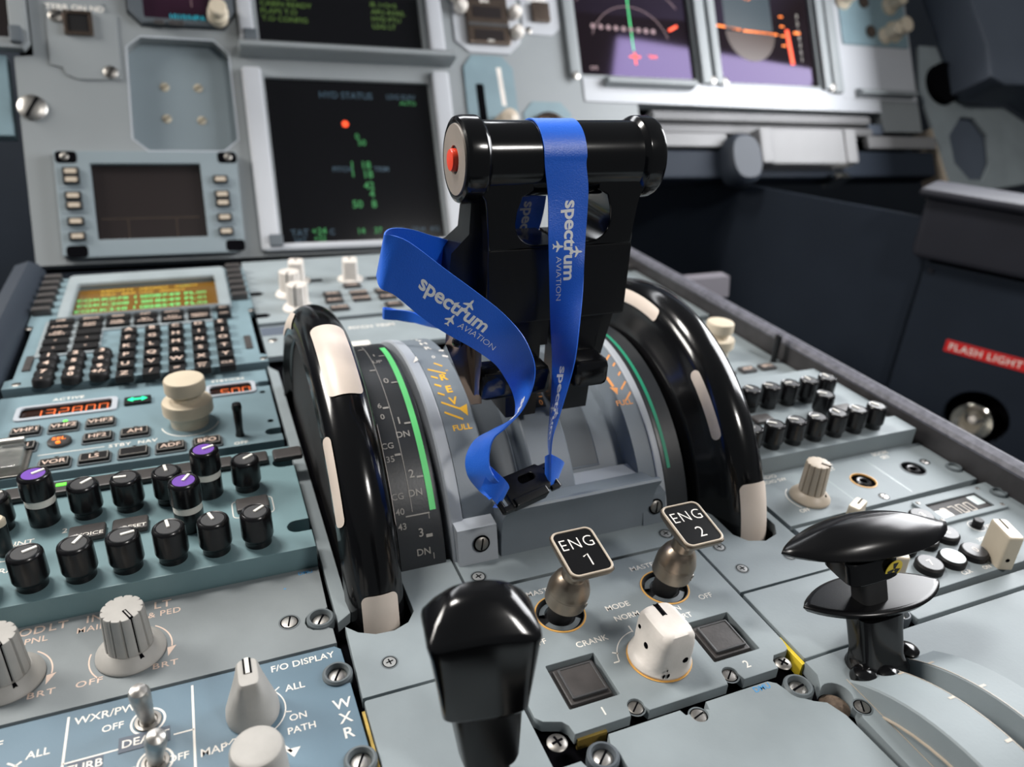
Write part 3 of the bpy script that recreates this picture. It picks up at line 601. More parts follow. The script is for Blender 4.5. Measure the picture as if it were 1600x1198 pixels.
# ------------------------------------------------------------------ lower centre plates
t = T('lower_plate', 'plain grey panel in front of engine panel, blue pen mark', 'panel', (5, 120, 0))
o = [(-31.6, 90), (-31.6, 136), (-32.6, 140), (-31.4, 143.4), (-3.4, 143.4), (-2.6, 141)]+arc(2, 139.8, 3.2, 160, 380, 10)+[(6.4, 140.2), (7.2, 143.4), (34, 143.4), (36.6, 141.6), (38, 138), (40, 134), (44, 130.6), (48, 128.5), (50.5, 122), (52, 90)]
P('plate', G().plate(o, -5, 0, .4), 'paint', t)
recess_screw(t, 2, 139.8, -1.2, 3.1, 15, m='steel_dark'); P('blue_pen_mark', G().text('DMU', 30, 141.6, .06, 2.2), 'print_blue', t)
collar_screw(t, -37, 136.6, -.6, 4.3, 40, 'quad_dark'); collar_screw(t, 43.2, 137.6, -.6, 4.3, 10, 'ring_grey')
t = T('placard_plate', 'small grey panel with white outlined box at the bottom edge', 'panel', (-55, 115, 0))
P('plate', G().plate([(-70, 80), (-42.2, 80), (-42.2, 131), (-44.5, 137.5), (-70, 137.5)], -5, 0, .4), 'paint', t)
g = G(); g.line(rr(-68, 100, -45, 131, .5, 1), .6, .06, closed=True); P('outline', g, 'print', t)
t = T('frame_screw', 'round cross-head screw at the lower left corner of engine panel', 'screw', (-48, 147.5, -4)); slot_screw(t, -48, 147.5, -2.5, 3.7, 10, 'steel_dark', cross=True)
t = T('frame_screw', 'round cross-head screw at the lower right corner of engine panel', 'screw', (47, 149.8, -4)); slot_screw(t, 47, 149.8, -2.5, 3.4, 30, 'steel_dark', cross=True)

# ------------------------------------------------------------------ throttle quadrant housing
t = T('throttle_quadrant', 'grey arched throttle quadrant with REV FULL markings and black trim scales', 'throttle housing', (0, QY, -9))
def band(g, x0, x1, a0, a1, r0, r1, n=40):     # curved slab around the quadrant axis
    secs = [[q(x0, a, r0), q(x1, a, r0), q(x1, a, r1), q(x0, a, r1)] for a in [a0+(a1-a0)*i/n for i in range(n+1)]]
    return g.loft(secs)
def bandp(g, prof, a0, a1, n=40): return g.loft([[q(x, a, r) for x, r in prof] for a in [a0+(a1-a0)*i/n for i in range(n+1)]])
g = G()
bandp(g, [(-31, 70), (-31, QR-.8), (-31.8, QR), (-46, QR), (-46, 70)], 12, 168)
g2 = G(); bandp(g2, [(41.5, 70), (41.5, QR-.8), (42, QR), (51, QR), (51, 70)], 12, 168)
bandp(g2, [(-11, 66), (-11, QR-.6), (-10.4, QR), (8.4, QR), (9, QR-.6), (9, 66)], 24, 168)
band(g2, -42, 42, 12, 33, 66, 76); P('deck', g, 'quad_grey', t); P('deck', g2, 'quad_grey', t)
for s in (-1, 1):
    wa, wb = (9, 42) if s > 0 else (-31.5, -10.5)
    g = G(); g.loft([[q(wa, a, QR-12), q(wb, a, QR-12), q(wb, a, QR-16), q(wa, a, QR-16)] for a in [31+i*5 for i in range(28)]])
    P('lever_well', g, 'quad_grey', t)
    P('well_floor', G().bb(wa, 247, 13, wb, 262, 19.5, .4), 'quad_edge', t)  # pale material: the reflection on the floor is put into its colour
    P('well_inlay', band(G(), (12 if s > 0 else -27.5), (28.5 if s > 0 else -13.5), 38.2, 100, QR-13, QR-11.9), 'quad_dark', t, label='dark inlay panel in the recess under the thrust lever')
    g = G(); x0, x1 = (12, 28.5) if s > 0 else (-27.5, -13.5)
    for aa, bb_ in (((x0, 38), (x1, 38)), ((x1, 38), (x1, 75)), ((x0, 38), (x0, 75))):
        p_, q_ = aa, bb_
        g.tube([q(p_[0]+(q_[0]-p_[0])*i/8, p_[1]+(q_[1]-p_[1])*i/8, QR-11.9) for i in range(9)], .5, 6)
    P('well_ridge', g, 'quad_grey', t)
    g = G(); ei = 51 if s > 0 else 46.4; bandp(g, [(s*ei, 70), (s*ei, QR+.3), (s*(ei+.8), QR+.8), (s*51.6, QR+1.2), (s*52.4, QR+.4), (s*52.4, 70)] if s < 0 else [(51, 70), (51, QR+.8), (51.8, QR+1.2), (54.3, QR+1.2), (54.8, QR+.4), (54.8, 70)], 12, 168); P('edge_strip', g, 'quad_edge', t, label='pale edge strip')
    xo = 75 if s < 0 else 67
    g = G(); bandp(g, [(s*(55.4 if s > 0 else 53.4), 60), (s*55.4, QR-.6), (s*56, QR-.2), (s*58.4, QR-.2), (s*xo, QR-.2), (s*xo, 60)], 17, 168); sc = P('trim_scale', g, 'scale_black', t, label='black trim scale')
    g = G(); mp = lambda x, a: q(x, a, QR+.02)
    lo, hi = (33.6, 100) if s < 0 else (32.6, 100)
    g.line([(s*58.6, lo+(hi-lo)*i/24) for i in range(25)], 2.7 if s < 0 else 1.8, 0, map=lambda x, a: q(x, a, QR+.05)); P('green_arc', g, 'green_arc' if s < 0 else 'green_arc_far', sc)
    if s < 0:
        g = G(); k = 57.3/QR
        mpt = lambda ang: (lambda x, y: q(x, ang+y*k, QR+.05))
        for v, a in (('0', 77), ('1', 61), ('2', 44.5), ('3', 28)):
            g.text(v, -65, 0, 0, 3.4, map=mpt(a)); g.line([(-63, a-1.2), (-60.2, a-1.2)], .55 if v != '3' else .9, 0, map=mp)
            if v != '0': g.text('DN', -64.8, 0, 0, 2.8, map=mpt(a-5.4 if v != '1' else a-4.6))
        g.text('1', -65, 0, 0, 2.6, map=mpt(93)); g.text('UP', -65, 0, 0, 2.6, map=mpt(88)); g.line([(-63, 92), (-60.2, 92)], .5, 0, map=mp); g.text('2', -65, 0, 0, 2.6, map=mpt(106))
        for a in (50.5, 66, 83, 100): g.line([(-70.4, a), (-67.8, a)], .6, 0, map=mp)
        g.line([(-67.4, 34+70*i/20) for i in range(21)], .28, 0, map=mp); g.line([(-70.5, 33), (-60.2, 33)], .35, 0, map=mp); g.line([(-60.6, 33), (-60.6, 20)], .3, 0, map=mp)
        for s_, a in (('CG', 53.5), ('35', 49.5), ('CG', 38.8), ('40', 34.6), ('43', 30.5), ('0', 63), ('6', 67)): g.text(s_, -72.6 if len(s_) > 1 else -71.6, 0, 0, 2.6, map=mpt(a))
        P('lettering', g, 'print_dim', sc)
    # REV / FULL markings on the deck
    g = G(); k = 57.3/QR; mpt = lambda ang: (lambda x, y: q(x, ang+y*k, QR+.06)); mp = lambda x, a: q(x, a, QR+.06)
    m_ = 'print_yellow' if s < 0 else 'print_orange'
    g.text('FULL', 44.8 if s > 0 else -37.9, 0, 0, 2.7, bold=.02, sx=1.05, map=mpt(55.8))
    if s < 0:
        for ch, a in (('R', 75.3), ('E', 69.9), ('V', 65.2)): g.text(ch, -38.2, 0, 0, 4.0, bold=.035, map=mpt(a))
        g.line([(-35.4, 78.5), (-34.6, 62.5)], 1.25, 0, map=mp); g.flat([(-37.2, 62.2), (-33.8, 59.2), (-32.6, 63.4)], map=mp)
        for i in range(6): g.line([(-44, 80-3.7*i), (-41.2 if 0 < i < 4 else -36.5, 78.8-3.7*i-(0 if 0 < i < 4 else 2))], .75, 0, map=mp)
        g.line([(-39.6, 83), (-36.4, 80.8)], .75, 0, map=mp)
    else:
        g.line([(41.6, 66), (42.6, 62)], 1.6, 0, map=mp); g.flat([(40.4, 62), (44.6, 61.4), (43, 58.8)], map=mp); g.line([(41.4, 73), (43.6, 69.5)], 1, 0, map=mp)
        for i in range(5): g.line([(50.4, 76-4.2*i), (48.2 if 0 < i < 3 else 46, 74.6-4.2*i-(0 if 0 < i < 3 else 1.4))], .75, 0, map=mp)
    P('reverse_marking', g, m_, t, label='%s REV and FULL marking' % ('yellow' if s < 0 else 'orange'))
g = G(); k = 57.3/QR; mp = lambda x, a: q(x, a, QR+.06); mpt = lambda ang: (lambda x, y: q(x, ang+y*k, QR+.06))
g.line([(-33.2, 87), (-32.6, 115)], .8, 0, map=mp); g.line([(-33.4, 87), (-31, 86)], 1.1, 0, map=mp); g.line([(-33.4, 91), (-31, 90.6)], .9, 0, map=mp)
for ch, a in (('R', 94.3), ('H', 99.6), ('T', 104.4), ('/', 108.5), ('A', 112.5)): g.text(ch, -37.4, 0, 0, 3.8, bold=.02, map=mpt(a))
g.text('0', -38, 0, 0, 2.4, map=mpt(86.9)); g.flat([(-49.6, 83.4), (-46.6, 87.2), (-46.6, 84.6)], map=lambda x, a: q(x, a, QR+1.26)); P('lettering', g, 'print', t)
g = G(); band(g, -5.4, 4.4, 58.5, 120, QR, QR+.5)
sc = P('thrust_scale', g, 'scale_black', t, label='black thrust scale with orange ticks'); g = G(); mp = lambda x, a: q(x, a, QR+.6)
for i in range(16):
    for x in (-3.4, 3.4): g.line([(x-.8, 62+1.6*i), (x+.8, 62+1.6*i)], .42, 0, map=mp)
g.text('0', 2.4, 0, 0, 2.6, map=lambda x, y: q(x, 59.9+y*k, QR+.6)); P('scale_ticks', g, 'glow_scarlet' if 0 else 'print_orange', sc); P('index_mark', G().line([(-1.4, 59.2), (-.6, 60.8)], .9, 0, map=mp), 'print', sc)
# front apron with its overhanging lip
def apron(s0, s1): return [(s0, 238.5, -1), (s1, 238.5, -1), (s1, 252, -1), (s0, 252, -1)]
prof = [(238.2, -2), (239.5, 6), (239.6, 14), (238.2, 20), (235.8, 24.2), (235.4, 25.6), (236.2, 26.4), (238, 26), (243, 22.6), (252, 20), (256, 10), (256, -2)]
g = G(); g.loft([[(x, y, z if abs(x) < 37 or z < 18 else z+.3) for y, z in prof] for x in (-31.8, -31, 0, 37, 41, 43.5)]); P('front_lip', g, 'quad_grey', t, label='curved front lip')
g = G(); g.loft([[(x, y, z) for y, z in ((237.2, -2), (242, 15.2), (256, 16), (256, -2))] for x in (-51.2, -33.5)]); P('foot_bracket', g, 'quad_edge', t); g = G(); g.loft([[(x, y, z) for y, z in ((237.2, -2), (241.4, 14.2), (256, 16), (256, -2))] for x in (39, 51.2)]); P('foot_bracket', g, 'quad_grey', t)
for x, y in ((-41, 239.4), (45.5, 239.4)):
    F = TR(x, y, 8.6) @ RX(74); slot_screw(t, 0, 0, .1, 3.1, 78, 'steel_dark', F); P('screw_seat', G(F).lathe([(3.8, .06), (0, .06)], 24), 'void', t)
P('blue_pen_mark', G().text('"', -47.6, 0, 0, 2, bold=.03, map=lambda x, y: q(x, 37+y, QR+.06)), 'print_blue', t)

# ------------------------------------------------------------------ pitch trim wheels
def wheel(s, label, marks):
    t = T('trim_wheel', label, 'wheel', (s*89, QY, QZ-110), 'pitch trim wheels')
    B = MX(((0, 0, 1, 0), (-1, 0, 0, QY), (0, -1, 0, QZ), (0, 0, 0, 1)))      # lathe axis -> x, start angle at the front
    B = MX(((0, 0, 1, 0), (-1, 0, 0, QY), (0, 1, 0, QZ), (0, 0, 0, 1)))
    pr = ([(0, 68.5), (60, 68.5), (76, 69), (84, 70.6), (90, 73.2), (95, 76.4)] if s > 0 else [(0, 78), (60, 78), (84, 77.6), (94, 77.6)])+[(99.5+10.5*cos(R(a)), 89-11*sin(R(a))) for a in range(85, -86, -10)]+[(96, 100.4), (95, 97), (94, 96)]
    g = G(); g.lathe([(r, s*x) for r, x in pr], 128, B, cap=False); P('rim', g, 'black_gloss', t, ang=60)
    g = G(); g.lathe([(0, s*93), (60, s*93), (92, s*94.5), (95.5, s*95.6)], 96, B); P('hub_face', g, 'black_matt', t)
    for a0, a1, b0, b1 in marks:
        n = 26; m_ = 10; vs = []; fs = []; e = .45
        for i in range(n+1):
            for j in range(m_+1):
                u = a0+(a1-a0)*(1-cos(math.pi*i/n))/2      # ends rounded off: the mark narrows over its last 3 mm
                ea = min(u-a0, a1-u)*1.92/3; ins = min(3/.19, (b1-b0)/2)*(1-math.sqrt(max(0, 1-(1-min(1, ea))**2))); v = (b0+ins)+(b1-b0-2*ins)*j/m_
                r = 99.5+(10.5+e)*cos(R(v)); x = 89+(11+e)*sin(R(v)); vs.append(q(s*x, u, r))
        for i in range(n):
            for j in range(m_): k = i*(m_+1)+j; fs.append((k, k+1, k+m_+2, k+m_+1))
        g = G(); g.put(vs, fs); P('white_mark', g, 'cream', t, label='cream position mark')
wheel(-1, 'large black trim wheel with cream marks beside the left knobs', [(62, 86, -42, 38), (10, 19.5, -38, 38), (34, 54, 52, 92), (32, 56, -92, -66), (103, 130, 50, 92)])
wheel(1, 'large black trim wheel with cream marks on the right', [(80, 103, -92, -55), (38, 58, -92, -60), (10, 26, -40, 45)])

# ------------------------------------------------------------------ thrust levers
def lever(s, label):
    t = T('thrust_lever', label, 'lever', (s*20, 285, 58), 'thrust levers')
    A = lambda x: TR(x, 280, 160) @ RY(90)
    g = G(); xs = s
    prof = [(0, 1.2), (14, 1.2), (14.4, 1.6), (14.5, 30), (14.6, 32.5), (16.2, 34), (16.4, 35), (16.4, 40.4), (15.8, 42), (14.6, 42.6)]
    M = A(0) if s > 0 else TR(0, 280, 160) @ RY(-90)
    g.lathe(prof+[(13.4, 42.2), (0, 42.2)], 56, M); gr = P('grip', g, 'black_gloss', t, label='glossy black cylindrical grip')
    # outer web with a rounded window, then the block, the neck and the foot bar
    g = G(MX(((1, 0, 0, 0), (0, 0, -1, 274), (0, 1, 0, 0), (0, 0, 0, 1))))      # plate in x-z, thickness along y
    o = [(s*1, 128.6), (s*12, 128.6)]+[(s*(12+9*sin(R(a))), 137.6-9*cos(R(a))) for a in range(15, 91, 15)]+[(s*20.5, 142), (s*18.6, 147.5), (s*14, 150), (s*14, 156), (s*38, 156), (s*36.6, 150), (s*34.2, 147), (s*33.4, 143), (s*32.6, 134), (s*32.4, 126.5), (s*1, 126.5)]
    if s < 0: o = o[::-1]
    g.plate(o, -20, 6.5, 1.2)
    P('web', g, 'black_gloss', t)
    g = G(); g.bb(s*1.4 if s < 0 else s*6.5, 267, 95.5, s*32.5, 291, 127.6, 1.3); P('block', g, 'black_satin', t)
    g = G(); g.loft([[(s*a, y, z) for a, y in ((5.6, 270), (b, 270), (b, 288), (5.6, 288))] for z, b in ((97, 24.5), (84, 21.5), (70, 21), (50, 20))]); P('neck', g, 'black_satin', t); P('spacer', G().bb(s*.8, 273, 82, s*6.5, 287, 97), 'black_satin', t)
    g = G(); g.bb(s*5.4, 256, 66.5, s*(22.5 if s > 0 else 38), 272, 79.5, 3.4); P('latch_bar', g, 'black_gloss', t)
    g = G()
    if s < 0:
        ox = 2.2; pl = [(s*41, 256, 67), (s*43.6, 257, 66.5), (s*50, 272, 88), (s*47, 279, 103), (s*40, 288, 120), (s*35, 290, 122), (s*36, 272, 90)]
        pl = [(x+ox, y, z) for x, y, z in pl]; g.loft([pl, [(x-s*1.6, y-.4, z) for x, y, z in pl]]); g.box((s*38.5, 263, 80), (3, 10, 26), .6); P('reverse_lever', g, 'plate_brown', t, label='worn brown metal reverse lever plate')
        g = G(); g.bb(s*43, 279, 108, s*34, 296, 126, 1.5); g.loft([[(s*36.6, 276, 150), (s*28, 276, 150), (s*28, 288, 150), (s*36.6, 288, 150)], [(s*37.4, 276, 132), (s*28, 276, 132), (s*28, 290, 132), (s*37.4, 290, 132)], [(s*44, 278, 124), (s*28, 278, 124), (s*28, 294, 124), (s*44, 294, 124)], [(s*46, 278, 100), (s*28, 278, 100), (s*28, 296, 100), (s*46, 296, 100)]]); P('side_flange', g, 'black_satin', t)
        g = G(); g.lathe([(2.2, 0), (2.2, 2), (1.4, 2.6), (0, 2.6)], 18, TR(s*44.8, 266, 91) @ RX(70)); P('bolt', g, 'black_gloss', t)
        M2 = TR(0, 280, 160) @ RY(-90)
        P('end_cap', G().lathe([(13.4, 42.1), (13.1, 42.8), (5.4, 42.8), (5.2, 40.4), (0, 40.4)], 48, M2), 'cap_tan', t, label='dull grey end cap')
        P('disconnect_button', G().lathe([(4.3, 40.5), (4.3, 43.8), (3.9, 44.5), (0, 44.7)], 30, M2), 'red_button', t, label='red push button')
    else:
        g = G(); g.loft([[(27, 276, 100), (34, 276, 100), (34, 292, 100), (27, 292, 100)], [(24, 276, 66), (27, 276, 66), (27, 292, 60), (24, 292, 60)]]); P('side_flange', g, 'black_satin', t)
    return t
lever(-1, 'left thrust lever with red button on the grip end'); lever(1, 'right thrust lever, its grip end without a button')

# ------------------------------------------------------------------ blue lanyard
A_ = [(-11.6,265.6,167.2,5.6,265.6,166.1),(-9.9,264.0,147.9,6.8,263.0,150.0),(-10.2,260.0,131.4,5.4,259.0,130.8),(-7.5,261.2,111.8,2.6,252.,115.4),(-6.3,259.8,95.9,.1,247.3,102.7),(-5.6,257.3,82.4,-3.4,241.8,88.9),(-6.6,253.4,68.5,-7.4,238.7,77.0),(-8.1,250.3,58.4,-11.8,235.7,66.1),(-9.4,247.3,48.7,-14.8,233.7,57.4)]
L_ = [(-35.1,292.0,122.2,-40.4,292.0,98.9),(-51.7,285.0,130.5,-56.2,286.0,107.4),(-61.9,278.0,135.1,-66.5,279.0,112.5),(-70.3,270.0,137.6,-74.7,272.0,117.6),(-74.5,261.7,137.9,-76.2,268.3,120.2),(-72.1,259.0,138.1,-76.5,261.0,118.1),(-66.4,256.0,135.8,-71.8,259.0,115.7),(-53.9,253.0,125.9,-62.3,256.0,107.1),(-41.9,249.0,116.7,-53.5,253.0,100.8),(-33.3,247.0,109.4,-44.0,251.0,94.8),(-27.3,242.8,102.4,-34.3,251.2,86.9),(-23.5,241.1,95.2,-29.4,250.8,80.0),(-21.5,240.2,88.0,-25.7,250.8,72.8),(-23.0,238.1,80.9,-24.3,249.9,66.0),(-27.8,235.8,72.9,-25.6,250.2,60.7),(-35.0,234.5,66.8,-34.3,250.6,56.7),(-39.4,235.0,62.7,-41.3,251.1,52.8),(-41.2,234.6,57.2,-45.5,249.5,46.2),(-42.0,232.0,52.1,-45.7,246.1,39.9),(-40.2,229.1,47.6,-42.5,242.9,34.7),(-33.,236.6,38.,-42.3,229.5,38.)]
def wrap(a): return (-11.8, 280-14.9*cos(R(a)), 160+14.9*sin(R(a)), 6.2, 280-14.9*cos(R(a)), 160+14.9*sin(R(a)))
front = [wrap(a) for a in range(180, 29, -15)]
back_ = [(-17.2, 302, 105, -1.5, 303, 104), (-11.8, 300, 128, 4.6, 300, 128), (-11.8, 297.5, 145, 5.6, 297.5, 145)]
tail_ = [(-28, 312, 82, -20, 300, 88), (-22, 304, 95, -8, 303, 95)]
class Ribbon:
    def __init__(s, st, sub=8):
        s.p = []; n = len(st)
        for i in range(n-1):
            a, b, c, d = [V6(st[k]) for k in (max(i-1, 0), i, i+1, min(i+2, n-1))]
            for j in range(sub):
                u = j/sub; s.p.append([.5*((2*b[k])+(-a[k]+c[k])*u+(2*a[k]-5*b[k]+4*c[k]-d[k])*u*u+(-a[k]+3*b[k]-3*c[k]+d[k])*u**3) for k in range(6)])
        s.p.append(list(st[-1])); s.c = [V(((e[0]+e[3])/2, (e[1]+e[4])/2, (e[2]+e[5])/2)) for e in s.p]; s.u = [0]
        for i in range(1, len(s.c)): s.u.append(s.u[-1]+(s.c[i]-s.c[i-1]).length)
        s.n = []
        for i in range(len(s.p)):
            t = s.c[min(i+1, len(s.c)-1)]-s.c[max(i-1, 0)]; e = s.p[i]; wv = V(e[3:])-V(e[:3]); s.n.append(t.cross(wv).normalized())
    def at(s, u, v, lift=0):                 # v: -.5 .. .5 across, u: millimetres along
        i = 0
        while i < len(s.u)-2 and s.u[i+1] < u: i += 1
        f = min(1, max(0, (u-s.u[i])/max(1e-6, s.u[i+1]-s.u[i])))
        e = [s.p[i][k]*(1-f)+s.p[i+1][k]*f for k in range(6)]; nn = (s.n[i]*(1-f)+s.n[i+1]*f).normalized()
        return V(e[:3])*(.5-v)+V(e[3:])*(.5+v)+nn*lift
    def body(s, g, th=.5):
        m = 8; secs = []
        for e, nn in zip(s.p, s.n):
            a, b = V(e[:3]), V(e[3:]); top = [a.lerp(b, k/m)+nn*th/2 for k in range(m+1)]; bot = [a.lerp(b, k/m)-nn*th/2 for k in range(m, -1, -1)]
            secs.append([tuple(x) for x in top+bot])
        g.loft(secs)
def V6(e): return list(e)
PLANE = [(0, 3), (.45, 2.2), (.5, 1), (2.4, -.4), (2.4, -1), (.5, -.5), (.4, -1.7), (1.1, -2.3), (1.1, -2.8), (0, -2.4), (-1.1, -2.8), (-1.1, -2.3), (-.4, -1.7), (-.5, -.5), (-2.4, -1), (-2.4, -.4), (-.5, 1), (-.45, 2.2)]
def logo(g, rib, u0, side, wd, rev=False, k=1, v0=0, word='spectrum'):
    sg = -1 if rev else 1
    f = lambda x, y: tuple(rib.at(u0+sg*x*k, v0+sg*y*k/wd*side, .38*side*0+LIFT))
    def fine(t, x, y, h, bold, sx=1):
        vs, fs = glyphs(t, bold, .98); kk = h/CAP; x0 = min(v[0] for v in vs)
        g.put([f(x+(v[0]-x0)*kk*sx, y+v[1]*kk) for v in vs], fs)
    fine(word, 0, -1.6, 5.4, .026, 1.06)
    if word != 'spectrum': return
    g.put([f(19.6+p[0]*.9, 4.3+p[1]*.9) for p in PLANE], [range(len(PLANE))]); g.put([f(17.6+p[0]*.9, -4.6+p[1]*.9) for p in PLANE], [range(len(PLANE))])
    fine('AVIATION', 21.5, -5.4, 2.5, -.012, 1.05)
t = T('lanyard', 'blue lanyard with white spectrum lettering looped over the thrust levers', 'lanyard', (-20, 260, 35))
r1 = Ribbon(tail_+back_+front[::-1][0:0]+[wrap(a) for a in range(165, 14, -15)]+A_[0:0]+[(-11.6, 265.3, 160, 6, 265.2, 160)]+A_[1:]+[(-9, 244, 38, -12, 238, 36)])
r2 = Ribbon([(-24, 304, 104, -27, 305, 86)]+L_)
# back strap runs on behind the lever to a flat fold, then forward into the loop
tl = Ribbon([(-22, 312, 82, -20, 316, 72), (-36.4, 325, 77, -36.4, 327, 72.5), (-45, 338, 77.5, -45, 339, 71.8), (-54, 345, 76.8, -54, 346, 71), (-55.3, 346.5, 76.6, -55.3, 347.5, 70.8), (-54, 348, 76.6, -54, 349, 70.8), (-40, 332, 79, -40, 334, 72.5), (-26, 310, 96, -27, 310, 86)])
g = G(); r1.body(g); P('strap', g, 'lanyard_blue', t); g = G(); r2.body(g); P('strap', g, 'lanyard_blue', t); g = G(); tl.body(g); P('strap', g, 'lanyard_blue', t)
LIFT = 0
g = G()
ui = lambda rib, pt: min(range(len(rib.c)), key=lambda i: (rib.c[i]-V(pt)).length)
u1 = r1.u[ui(r1, (-1.6, 263.5, 146))]; LIFT = LF1 = .33
n1 = r1.n[ui(r1, (-1.6, 263.5, 146))]; LIFT = .33 if n1.y < 0 else -.33
def put_logo(*a, **k):
    g = G(); logo(g, *a, **k); P('printed_logo', g, 'lanyard_white', t, label='white printed spectrum aviation logo with two small aeroplanes' if k.get('word') is None else 'cut off white lettering')
put_logo(r1, u1, 1, 17, k=1.0, v0=.02); put_logo(r1, u1+66, 1, 17, k=1.0)
ub = r1.u[ui(r1, (-3.5, 299, 136))]; nb = r1.n[ui(r1, (-3.5, 299, 136))]; LIFT = .33 if nb.y < 0 else -.33
put_logo(r1, ub+2, -1, 17, rev=True, k=.9)
i2 = ui(r2, (-60, 255, 117)); n2 = r2.n[i2]; LIFT = .33 if n2.y < 0 else -.33; u2 = r2.u[i2]; u2 += 1
put_logo(r2, u2-6, -1, 20); put_logo(r2, u2+60, -1, 17, word='spe')
# sewn end loops around the clip bars, and the black release clip
g = G()
for cx, cy, cz, wx in ((-38.5, 232, 35.5, 9), (-9.4, 241.5, 36.5, 8)):
    pass
def loop(c, axis, out, w_, r, ln):
    c = V(c); ax = V(axis).normalized(); ou = V(out).normalized(); up = ax.cross(ou); st = []
    for a in range(-90, 91, 20): 
        p = c+ou*(-r*cos(R(a)))+up*(r*sin(R(a))); st.append((*(p-ax*w_/2), *(p+ax*w_/2)))
    p0 = c+ou*ln+up*(-r); p1 = c+ou*ln+up*(r*.6)
    st = [(*(p0-ax*w_/2), *(p0+ax*w_/2))]+st+[(*(p1-ax*w_/2), *(p1+ax*w_/2))]; rb = Ribbon(st, 4); rb.body(g)
Ribbon([(-40.5, 235.0, 50.0, -44.3, 234.0, 41.4), (-37.8, 232.5, 47.4, -42.2, 231.5, 38.9), (-34.9, 231.0, 44.2, -39.6, 230.0, 35.7), (-32.8, 233.0, 39.4, -37.2, 232.0, 31.3), (-34, 235, 37, -38.6, 234.5, 30)], 5).body(g)
P('sewn_loop', g, 'lanyard_blue', t); g = G()
Ribbon([(-13.4, 241.0, 45.9, -13.5, 239.0, 34.7), (-12.7, 237.0, 49.1, -12.4, 236.0, 34.0), (-4.9, 240.0, 42.0, -7.9, 240.0, 31.3), (-4.2, 246.0, 35.7, -6.7, 246.0, 28.9)], 5).body(g)
P('sewn_loop', g, 'lanyard_blue', t)
ctr = V((-23.5, 236.8, 35.6)); ex = (V((-9.9, 240.2, 36.4))-V((-38, 232.4, 35.4))).normalized(); ez = V((.1, -.45, .9)); ez = (ez-ex*ez.dot(ex)).normalized(); ey = ez.cross(ex)
B = MX((ex, ey, ez)).transposed().to_4x4(); B.translation = ctr
g = G(B); g.plate([[(-11, -6.6), (9, -5.4), (11.5, -2), (11.5, 4), (9, 7.2), (-11, 7.2)], rr(-2.5, 1.2, 5.5, 4.4, 1.5)], -2.2, 2, .6); g.bb(-10, -7.4, -2.6, 7, -3.4, 3, .8)
bk = P('release_clip', g, 'black_satin', t, label='black plastic release clip'); 
g = G(B); g.tube([(-15, -7, 0), (-15, 7, 0)], 1.4, 10); g.bb(-15.5, -7.4, -1.4, -10, -4.8, 1.6, .5); g.bb(-15.5, 4.8, -1.4, -10, 7.2, 1.6, .5); g.tube([(14, -6, 0), (14, 6, 0)], 1.3, 10); g.bb(10, -6.4, -1.2, 14.5, -4.2, 1.2, .4); g.bb(10, 4, -1.2, 14.5, 6.2, 1.2, .4); P('clip_bar', g, 'black_satin', bk)
g = G(B); g.bb(-3, .8, -2, 6, 4.8, -1.2); P('clip_slot', g, 'void', bk)

# ------------------------------------------------------------------ speed brake lever
t = T('speed_brake_lever', 'black speed brake lever knob in the foreground at bottom', 'lever', (-75, 136, -4))
K = TR(-77, 145.5, 0) @ RX(0)
def sec(z, w_, d, p, cx=0, cy=0, dome=0, n=48): return [(x, y, z-dome*((x-cx)/w_)**2-dome*.35*((y-cy)/d)**2) for x, y in se(w_, d, p, n, cx, cy)]
secs = [sec(30.5, 10.4, 6.4, 3, 1), sec(31.2, 12, 7.4, 5, .9), sec(33, 12.6, 7.9, 8, .7), sec(45, 13.8, 8.4, 9, .2), sec(57, 15.2, 8.9, 9, -.4), sec(62.4, 15.8, 9.2, 9, -.6, 0, 1.8), sec(63.6, 15.6, 9.0, 9, -.6, .1, 1.9), sec(64.6, 15.0, 8.4, 8, -.6, .5, 2), sec(67.4, 13.2, 6.8, 6, -.6, 1.6, 2.2), sec(70, 10, 4.6, 4, -.6, 2.8, 1.8), sec(71.2, 5.4, 2.2, 2.6, -.6, 3.6, .8)]
P('knob', G(K @ RZ(-9)).loft(secs), 'black_gloss', t, ang=60)
P('neck', G(K).loft([sec(10, 8.2, 5.4, 3.4, 2.6, -3.4), sec(12, 8.8, 5.8, 4, 2.5, -3), sec(31, 10.8, 6.8, 4, 1.6)]), 'black_satin', t, ang=60)
P('shaft', G(K).loft([sec(-8, 5, 4, 3, 4, -9), sec(11, 5.4, 4, 3, 2.8, -4)]), 'black_satin', t)

# ------------------------------------------------------------------ flap lever and its curved quadrant
hy, hz, hr = 88, -62, 77
t = T('flap_quadrant', 'grey curved flap quadrant with two slots at bottom right', 'flap housing', (82, 90, -9))
h = lambda x, a, r=hr: (x, hy+r*cos(R(a)), hz+r*sin(R(a)))
g = G()
for x0, x1 in ((62.5, 81), (92.5, 106)):
    g = G(); g.loft([[h(x0, a, 50), h(x1, a, 50), h(x1, a, hr-.6), h(x1-.6, a, hr), h(x0+.6, a, hr), h(x0, a, hr-.6)] for a in range(40, 152, 4)]); P('arched_rib', g, 'paint', t)
g = G(); g.plate([(57.2, 123)]+arc(53.6, 129.5, 5.6, -62, 128, 12)+[(53.6, 139.5), (53.6, 146), (64, 146.2), (174, 146.2), (174, 60), (106.2, 60), (106.2, 129), (92.6, 129), (92.6, 136), (81, 136), (81, 129), (62.4, 129), (62.4, 60), (55, 60), (55, 119)], -6, .1, .4); P('deck', g, 'paint', t)
